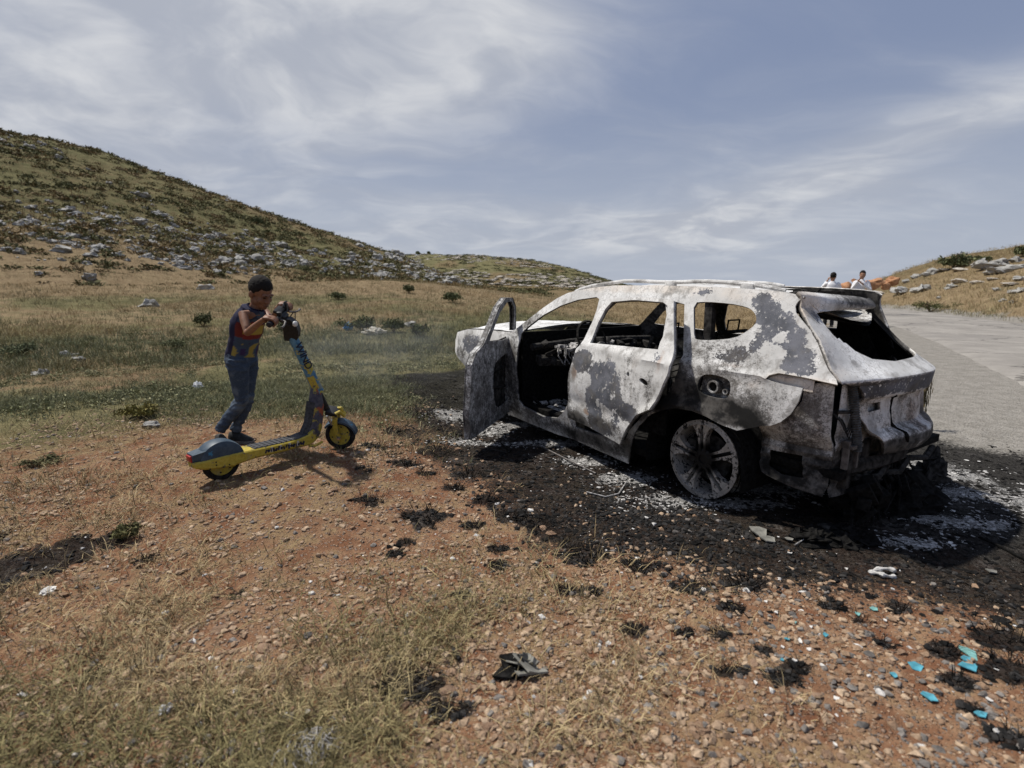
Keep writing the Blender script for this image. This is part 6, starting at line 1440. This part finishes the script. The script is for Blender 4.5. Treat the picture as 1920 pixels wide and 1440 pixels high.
def gravel_mat():
    m, k, b = mat('mixed_gravel'); vc = k.new('ShaderNodeVertexColor', layer_name='tint'); co = obj_co(k)
    n = k.noise(co, 70, 5, .6); c = k.mix(1, vc.outputs[0], k.mix(k.ramp(n, .3, .7), (.65,.65,.65), (1.2,1.2,1.2)), 'MULTIPLY')
    k.put(b.inputs['Base Color'], c); b.inputs['Roughness'].default_value = .92; b.inputs['Specular IOR Level'].default_value = .15; bump(k, b, n, .4, .004); return m
M_GRAV = gravel_mat()
def gravel(name, n, r0, r1, a0, a1, lo, hi, prob):
    x, y, r, az = polar(n, r0, r1, a0, a1, 1.0); k_ = keep(x, y, prob(x, y, r)*np.maximum(clear_of(x, y), .0)); x, y, r = x[k_], y[k_], r[k_]; n = len(x)
    s_ = lo+(hi-lo)*rng.random(n)**5.0; ch = char_dark_mask(x, y); t = rng.random(n); grey = rng.random(n) < .09+.30*sstep(.2, 1.6, x)*sstep(3, 1.6, y)
    c = np.where(grey[:,None], pick((.11,.10,.092), (.22,.198,.178), t), pick((.215,.135,.085), (.43,.32,.22), t)); dark = (rng.random(n) < ch*.93)
    c = np.where(dark[:,None], pick((.008,.008,.008), (.045,.042,.040), t), c); white = (rng.random(n) < .012); c[white] = (.55,.53,.50)
    return merge(name, PB, np.stack([x,y,H(x,y)+s_*.12],1), np.einsum('nij,njk->nik', rotz(rng.random(n)*6.283), rotrand(n)*0+np.eye(3)[None]), np.stack([s_,s_*(.6+.4*rng.random(n)),s_*(.7+.4*rng.random(n))],1), M_GRAV, tint=c, smooth=False)
def gp(x, y, r):
    n = fbm(x, y, 1.0, 4, 201); n2 = fbm(x, y, 4, 3, 203); right = sstep(-1.2, .4, x)
    return np.clip(.30 + .8*sstep(.44, .58, n)*(.4+1.2*n2) + .35*right*sstep(3.2, 1.8, y), 0, 1)
gravel('gravel', 56000, .7, 3.4, -60, 60, .003, .022, gp)
gravel('gravel_beyond', 60000, 3.0, 7.5, -48, 30, .0045, .025, lambda x, y, r: gp(x, y, r)*sstep(7.5, 5.0, r)*(1-.7*dust_mask(x, y)))
random.seed(33)
SM_ = [rock_data('field_stone', 800+i, M_STONE, 3, .55, .3, 12) for i in range(6)] + [rock_data('grey_stone', 850+i, M_STONE2, 3, .6, .3, 12) for i in range(3)]
for px, py, w, i, lab in [(1012,1313,44,0,'largest flat tan stone in the foreground gravel'),(1056,1333,30,1,'tan stone just right of the largest flat stone'),(1046,1280,34,2,'tan stone just above the largest flat stone, half buried'),(1195,1096,32,3,'lone pale flat stone at the edge of the scorched ground'),(875,1098,28,4,'rust red oblong stone on a heap of small stones'),(1015,990,22,5,'pale stone cluster member touching the scorched edge, the left one'),(1033,1000,24,0,'pale stone cluster member touching the scorched edge, the right one'),(1008,1012,14,1,'small rounded stone below the pale cluster at the scorched edge'),(1742,930,22,2,'rounded pinkish stone at the right rear end of the car'),(860,842,14,4,'orange stone lying in ash beside the open door'),(1411,1245,28,4,'orange stone in the gravel right of centre'),(1560,1385,26,1,'pale oval stone near the bottom right of centre'),(1445,1175,24,6,'blue grey flat stone among white chips on the right'),(905,1425,30,6,'grey stone at the bottom edge right of the fibre clump'),(1330,1440,40,3,'pale stone cut by the bottom edge of the photo'),(1125,1385,30,5,'light stone in the gravel below the largest flat stone'),(820,1400,26,2,'tan stone in the bottom gravel below the burnt grass clumps'),(560,1395,30,7,'flat grey stone at the left end of the white fibre clump'),(150,1085,46,3,'flat buff stone under dry grass below the black patch'),(410,1180,34,0,'flat buff stone in the dry grass at lower left'),(500,1215,44,5,'broad pale stone in the dry grass left of the burnt clump'),(585,1255,38,1,'pinkish stone in the dry grass left of the burnt clump, the lower one')]:
    g = on_ground(px, py); me_ = SM_[i]; o = put_rock(me_, 'stone', g.x, g.y, w/2000*g.y*1.06, .62, lab, None, None, .35, 'stone')
LOOSE = ('fist sized tan stone scattered in the reddish gravel of the foreground', 'loose stones in the foreground gravel')
n_ = 0
while n_ < 190:
    px, py = random.uniform(-40, 1960), 900+540*random.random()**.8; g = on_ground(px, py)
    if g is None or float(char_dark_mask(np.array([g.x]), np.array([g.y]))[0]) > .4: continue
    if float(gp(np.array([g.x]), np.array([g.y]), 0)[0]) < .3 or float(clear_of(np.array([g.x]), np.array([g.y]))[0]) < .5: continue
    put_rock(random.choice(SM_[:6]), 'stone', g.x, g.y, .011+.022*random.random()**2, random.uniform(.55,.8), *LOOSE, None, .35, 'stone'); n_ += 1
# burnt tufts of grass
M_BURN = simple('burnt_stalks', (.010,.009,.008), .95, 0, .6, 60)
BT = []
for i in range(5):
    v, f, w = tuft(46, .07, .0018, .055, 1.05, 2, 900+i); me = bpy.data.meshes.new('burnt_tuft'); me.from_pydata(v.tolist(), [], f.tolist()); me.materials.append(M_BURN); BT.append(me)
for i, (bx, by, br) in enumerate(BLOTS[5:]):
    o = bpy.data.objects.new('burnt_tuft', BT[i % 5]); COL.objects.link(o); o.location = (bx, by, ground_z(bx, by)-.003); s_ = br/.06*.9; o.scale = (s_, s_, min(s_, 1.3)); o.rotation_euler = (0,0,random.uniform(0,6))
    tag(o, 'small blackened tuft of burnt grass on the red gravel', 'burnt grass', 'burnt grass tufts around the scorched ground')
# ash flakes and charred crumbs
def on_char(n):
    x, y, r, az = polar(n, 1.9, 8.5, -22, 58, 1.0); k_ = keep(x, y, char_dark_mask(x, y)); return x[k_], y[k_]
def on_ash(n):
    i = rng.integers(0, len(ASHP), n); A_ = np.array(ASHP)[i]; return A_[:,0]+rng.normal(size=n)*A_[:,2]*.6, A_[:,1]+rng.normal(size=n)*A_[:,3]*.6
flakes('char_crumbs', 26000, on_char, (.004,.03), .35, M_CHAR)
flakes('ash_crumbs', 5500, on_ash, (.003,.020), .18, M_ASH)
flakes('white_ash_flakes', 1300, on_ash, (.004,.020), .16, simple('white_ash', (.5,.49,.47), .95, 0, .35, 60))
flakes('white_specks', 900, on_char, (.002,.009), .3, simple('white_speck', (.6,.59,.57), .9, 0, .2, 60))
def heap(name, px, py, wpx, hpx, n, m, label, cat, seed, depth_off=0, flat=.5):
    g = on_ground(px, py); random.seed(seed); mb = MB(); d = g.y; W_ = wpx/2000*d; Hh = hpx/1000*d
    me = rock_data('tmp', seed, m, 4, 1.0, .55, 5); bm = bmesh.new(); bm.from_mesh(me); V = []
    for v in bm.verts:
        p = v.co; k_ = mnoise.noise(p*6)*.16+mnoise.noise(p*14)*.08; p = p*(1+k_); V.append((p.x*W_, p.y*W_*.6, max(-.01, p.z*Hh)))
    mb.add(V, [[v.index for v in f.verts] for f in bm.faces]); bm.free(); bpy.data.meshes.remove(me)
    for i in range(n):
        a = random.random()*6.28; q = random.random()**.5; mb.box((W_*q*math.cos(a), W_*.6*q*math.sin(a), Hh*(1-q)*.8+.01), (random.uniform(.02,.12),random.uniform(.02,.09),random.uniform(.005,.02)), Euler((random.uniform(-.8,.8),random.uniform(-.8,.8),random.random()*3)))
    o = mb.build(name, m, None, angle=25); o.location = g; tag(o, label, cat); return o
heap('burnt_bumper', 1672, 945, 190, 60, 60, M_CHAR, 'black heap of melted bumper lying under the back of the car', 'bumper', 61)
heap('melted_lump', 1560, 1010, 150, 14, 60, M_CHAR, 'crusty sheet of melted black plastic on the ground behind the car', 'melted plastic', 62)
heap('rubble_heap', 1740, 900, 70, 55, 24, M_CHAR2, 'tall charred slab leaning against the back right corner of the car', 'charred slab', 63)
def shard(px, py, w, h, m, label, cat, name, seed, group=None, th=.003, lift=.006, bend=.1):
    g = on_ground(px, py); random.seed(seed); d = g.y; W_ = w/2000*d; L_ = h/2000*d*1.7; n = random.randint(4, 6); pts = []
    for i in range(n): a = 2*math.pi*i/n+random.uniform(-.3,.3); q = random.uniform(.75,1.15); pts.append((W_*math.cos(a)*q, L_*math.sin(a)*q))
    mb = MB(); mb.prism([(x, y, bend*(x*x-y*y)/max(W_, .01)) for x, y in pts], (0,0,th)); o = mb.build(name, m, None, smooth=False); o.location = (g.x, g.y, g.z+lift); o.rotation_euler = (random.uniform(-.12,.12)+.06, random.uniform(-.12,.12), random.uniform(-.2,.2)); tag(o, label, cat, group); return o
M_TEAL = simple('turquoise_plastic', (.07,.27,.34), .55, 0, .35, 25); M_TEAL2 = simple('pale_turquoise_plastic', (.16,.34,.32), .55, 0, .3, 25); M_WHITE = simple('white_plastic', (.62,.60,.56), .5, 0, .12, 40); M_PLATE = simple('grey_plate', (.17,.165,.145), .8, 0, .3, 20)
for i, (px, py, w, h, m_, lab) in enumerate([(1814,1224,28,30,M_TEAL2,'pale turquoise square shard, topmost of the pile at lower right'),(1810,1238,22,14,M_TEAL,'small turquoise shard squeezed under the pale square one'),(1812,1252,54,18,M_TEAL,'long turquoise splinter below the pale square shard'),(1716,1252,32,18,M_TEAL,'notched turquoise shard left of the shard pile'),(1676,1268,14,10,M_TEAL,'tiny turquoise shard left of the notched one'),(1741,1308,26,20,M_TEAL,'triangular turquoise shard below the pile'),(1838,1342,32,14,M_TEAL,'blunt turquoise shard, lowest of all at the right'),(1638,1144,18,9,M_TEAL2,'greenish shard at the scorched edge, right one of two'),(1607,1153,12,8,M_TEAL2,'greenish shard at the scorched edge, left one of two'),(1547,1193,14,10,M_TEAL,'small blue shard among white chips'),(1475,1201,12,6,M_TEAL,'small blue shard left of the white chips'),(1466,1240,9,6,M_TEAL,'smallest blue shard left of the burnt tuft'),(1490,1170,10,4,M_TEAL2,'thin green shard above the white chips')]):
    shard(px, py, w, h, m_, lab, 'plastic shard', 'plastic_shard', 70+i)
for i, (px, py, w, h) in enumerate([(1502,1148,14,8),(1455,1150,14,8),(1436,1130,10,6),(1520,1178,12,8),(1535,1192,12,14),(1500,1203,10,14),(1518,1220,20,8),(1467,1215,10,8),(1490,1240,18,8),(1541,1250,12,10),(1416,1282,9,9),(1567,1312,18,12),(1565,1398,8,10),(1659,1165,9,8),(1481,1038,14,8),(1503,1112,22,5),(1195,1048,12,6),(1050,1340,6,6)]):
    shard(px, py, w*.8, h*.8, M_WHITE, 'small white plastic chip on the gravel behind the car', 'plastic chip', 'plastic_chip', 110+i, 'white chips scattered behind the car', .004, .004)
shard(1422,1003,36,26,M_PLATE,'upper of two grey metal plates lying behind the rear wheel','plate','metal_plate',141,None,.006,.02); shard(1437,1014,34,18,M_PLATE,'lower of two grey metal plates lying behind the rear wheel','plate','metal_plate',142,None,.006,.012); shard(1545,1002,34,16,M_CHAR2,'bent dark metal scrap on the melted plastic','scrap','metal_scrap',143,None,.006,.05); shard(1480,1014,18,12,M_PLATE,'small round grey scrap beside the two metal plates','scrap','metal_scrap',144,None,.005,.01); shard(1860,1075,24,10,M_PLATE,'grey scrap on the scorched ground near the right edge','scrap','metal_scrap',145,None,.005,.01)
def strand(name, pts_px, r, m, label, cat, lift=.01):
    pts = []
    for px, py in pts_px: g = on_ground(px, py); pts.append((g.x, g.y, g.z+lift))
    mb = MB(); mb.tube(pts, r, 6); o = mb.build(name, m); tag(o, label, cat); return o
strand('trim_strip', [(1008,836),(1060,862),(1117,890)], .007, M_STEEL, 'thin dark trim strip lying in ash alongside the sill', 'trim strip'); strand('metal_rod', [(940,834),(950,842),(957,848)], .008, M_CHAR, 'short black rod in the ash under the open door', 'rod'); strand('wire', [(1100,925),(1135,934),(1160,928),(1175,905)], .005, M_ASH, 'curved ashen wire lying in front of the rear wheel', 'wire'); strand('wire', [(900,843),(925,845),(950,850)], .004, M_CHAR2, 'straight dark wire in the ash below the open door', 'wire'); strand('crack_strip', [(1835,1010),(1880,1030),(1925,1055)], .008, M_CHAR, 'black cable lying on the scorched ground at the right edge', 'cable'); strand('stick', [(1490,1025),(1510,1012),(1524,1005)], .004, M_ASH, 'thin ashen stick beside the two metal plates', 'stick')
g = on_ground(1657, 1078); mb = MB(); mb.tube([(.052*math.cos(a)*(1+.2*math.sin(3*a)), .034*math.sin(a), .012+.006*math.sin(2*a)) for a in np.linspace(.2, 5.9, 24)], [.010+.004*math.sin(i*1.3) for i in range(24)], 7); o = mb.build('ash_ring', simple('whitish_ash_lump', (.42,.41,.39), .95, 0, .4, 40, .6)); o.location = g; tag(o, 'ring shaped scrap coated in white ash on the black ground', 'scrap')
g = on_ground(1712, 945); mb = MB(); mb.tube([(-.06,-.01,.012),(-.02,.0,.02),(.02,.012,.02),(.055,.03,.03)], [.016,.02,.018,.014], 8); o = mb.build('ceramic_fragment', simple('pale_ceramic', (.42,.38,.34), .8, 0, .3, 40, .4)); o.location = g; tag(o, 'pale crumbling fragment below the rounded stone behind the car', 'fragment')
o = heap('charred_lump', 985, 1258, 34, 34, 12, M_PLATE, 'broken grey foam lump on the foreground gravel', 'lump', 64); o = heap('charred_piece', 962, 1262, 24, 20, 4, M_CHAR, 'black charred piece touching the broken grey foam lump', 'charred piece', 65)
strand('charred_stick', [(850,1222),(856,1235),(862,1242)], .008, M_CHAR2, 'short dark curved stick standing in straw left of the foam lump', 'stick', .014)
# white fibre clump at the bottom, bag, rag and plastic in the meadow
g = on_ground(588, 1392); mb = MB(); random.seed(77)
for i in range(44):
    a = random.random()*6.28; cx_, cy_ = random.gauss(0,.022)+.03*(i % 3-1), random.gauss(0,.03)-.02; p = [(cx_+.03*t*math.cos(a+t*.9), cy_+.035*t*math.sin(a+t*.8), .008+.018*random.random()+.01*math.sin(t*2)) for t in np.linspace(-1.4, 1.4, 7)]; mb.tube(p, .0022, 4)
o = mb.build('fibre_clump', simple('white_fibre', (.36,.345,.33), .95, 0, .2, 60)); o.location = g; tag(o, 'tangled clump of white glass fibre on gravel at the bottom of the photo', 'fibre clump')
def crumple(name, px, py, wpx, hpx, m, label, cat, seed, stretch=1.0):
    g = on_ground(px, py); d = g.y; bm = bmesh.new(); bmesh.ops.create_icosphere(bm, subdivisions=4, radius=1); V = []
    for v in bm.verts:
        p = v.co; k_ = 1+.55*mnoise.noise(p*2.2+Vector((seed,0,0)))+.35*abs(mnoise.noise(p*5+Vector((0,seed,0)))); V.append((p.x*wpx/2000*d*k_*stretch, p.y*wpx/2200*d*k_, (p.z*.8+.55)*hpx/1500*d*k_))
    f = [[v.index for v in q.verts] for q in bm.faces]; bm.free(); o = new_mesh(name, V, f, m, None, True, 25); o.location = g; tag(o, label, cat); return o
crumple('plastic_bag', 653, 619, 15, 13, simple('blue_plastic', (.04,.20,.42), .4, 0, .2, 8), 'crumpled bright blue plastic bag caught beside a meadow bush', 'bag', 3)
crumple('rag', 702, 627, 30, 12, simple('cream_cloth', (.46,.43,.36), .9, 0, .2, 12), 'cream rag lying in the grass between two meadow bushes', 'rag', 9, 1.2)
crumple('tissue', 371, 729, 15, 12, simple('white_tissue', (.66,.66,.66), .9, 0, .1, 12), 'crumpled white tissue in the grass left of the boy', 'tissue', 5)
crumple('tissue', 311, 1334, 24, 12, simple('grey_white_tissue', (.5,.5,.52), .9, 0, .1, 12), 'small greyish white scrap in the straw at lower left', 'scrap', 6); crumple('tissue', 90, 1112, 22, 10, M_WHITE, 'small white scrap below the black patch at left', 'scrap', 7)
# long dry stalks lying about
M_STK = simple('dry_stalk', (.40,.30,.15), .9, 0, .3, 40)
for i, pl in enumerate([[(230,1180),(270,1178),(316,1174)],[(350,1355),(390,1335),(440,1310),(490,1300)],[(300,1436),(340,1410),(405,1404)],[(385,1372),(384,1345),(383,1320)],[(100,1185),(70,1170),(62,1190)],[(440,1190),(470,1172),(510,1165)],[(780,1062),(800,1068),(820,1085)],[(120,1355),(170,1358),(215,1350)]]):
    strand('dry_stalk', pl, .0022, M_STK, 'long pale dry stalk lying across the foreground straw', 'stalk', .015)['group'] = 'dry stalks on the foreground soil'
# ---------------------------------------------------------------- thin smoke still drifting over the grass
def smoke(x, y, z, rx, ry, rz, dens, seed):
    mb = MB(); mb.ell((0,0,0), (1,1,1), nu=20, nv=12); o = mb.build('smoke', None); o.location = (x, y, z); o.scale = (rx, ry, rz)
    m = bpy.data.materials.new('thin_smoke'); m.use_nodes = True; k = NT(m.node_tree); k.n.clear()
    v = k.new('ShaderNodeVolumePrincipled'); out = k.new('ShaderNodeOutputMaterial'); k.l.new(v.outputs[0], out.inputs['Volume'])
    co = obj_co(k); fall = k.ramp(k.vmath('LENGTH', co, out=1), 1.0, .2); n = k.ramp(k.noise(k.mapping(co, loc=(seed,0,0)), 2.4, 3), .38, .68)
    k.put(v.inputs['Density'], k.math('MULTIPLY', k.math('MULTIPLY', fall, n), dens)); v.inputs['Color'].default_value = (.72,.75,.80,1); v.inputs['Anisotropy'].default_value = .2
    o.data.materials.append(m); tag(o, kind='stuff')
smoke(-1.9, 7.6, ground_z(-1.9, 7.6)+.45, 1.9, 1.6, .8, .11, 1.0)
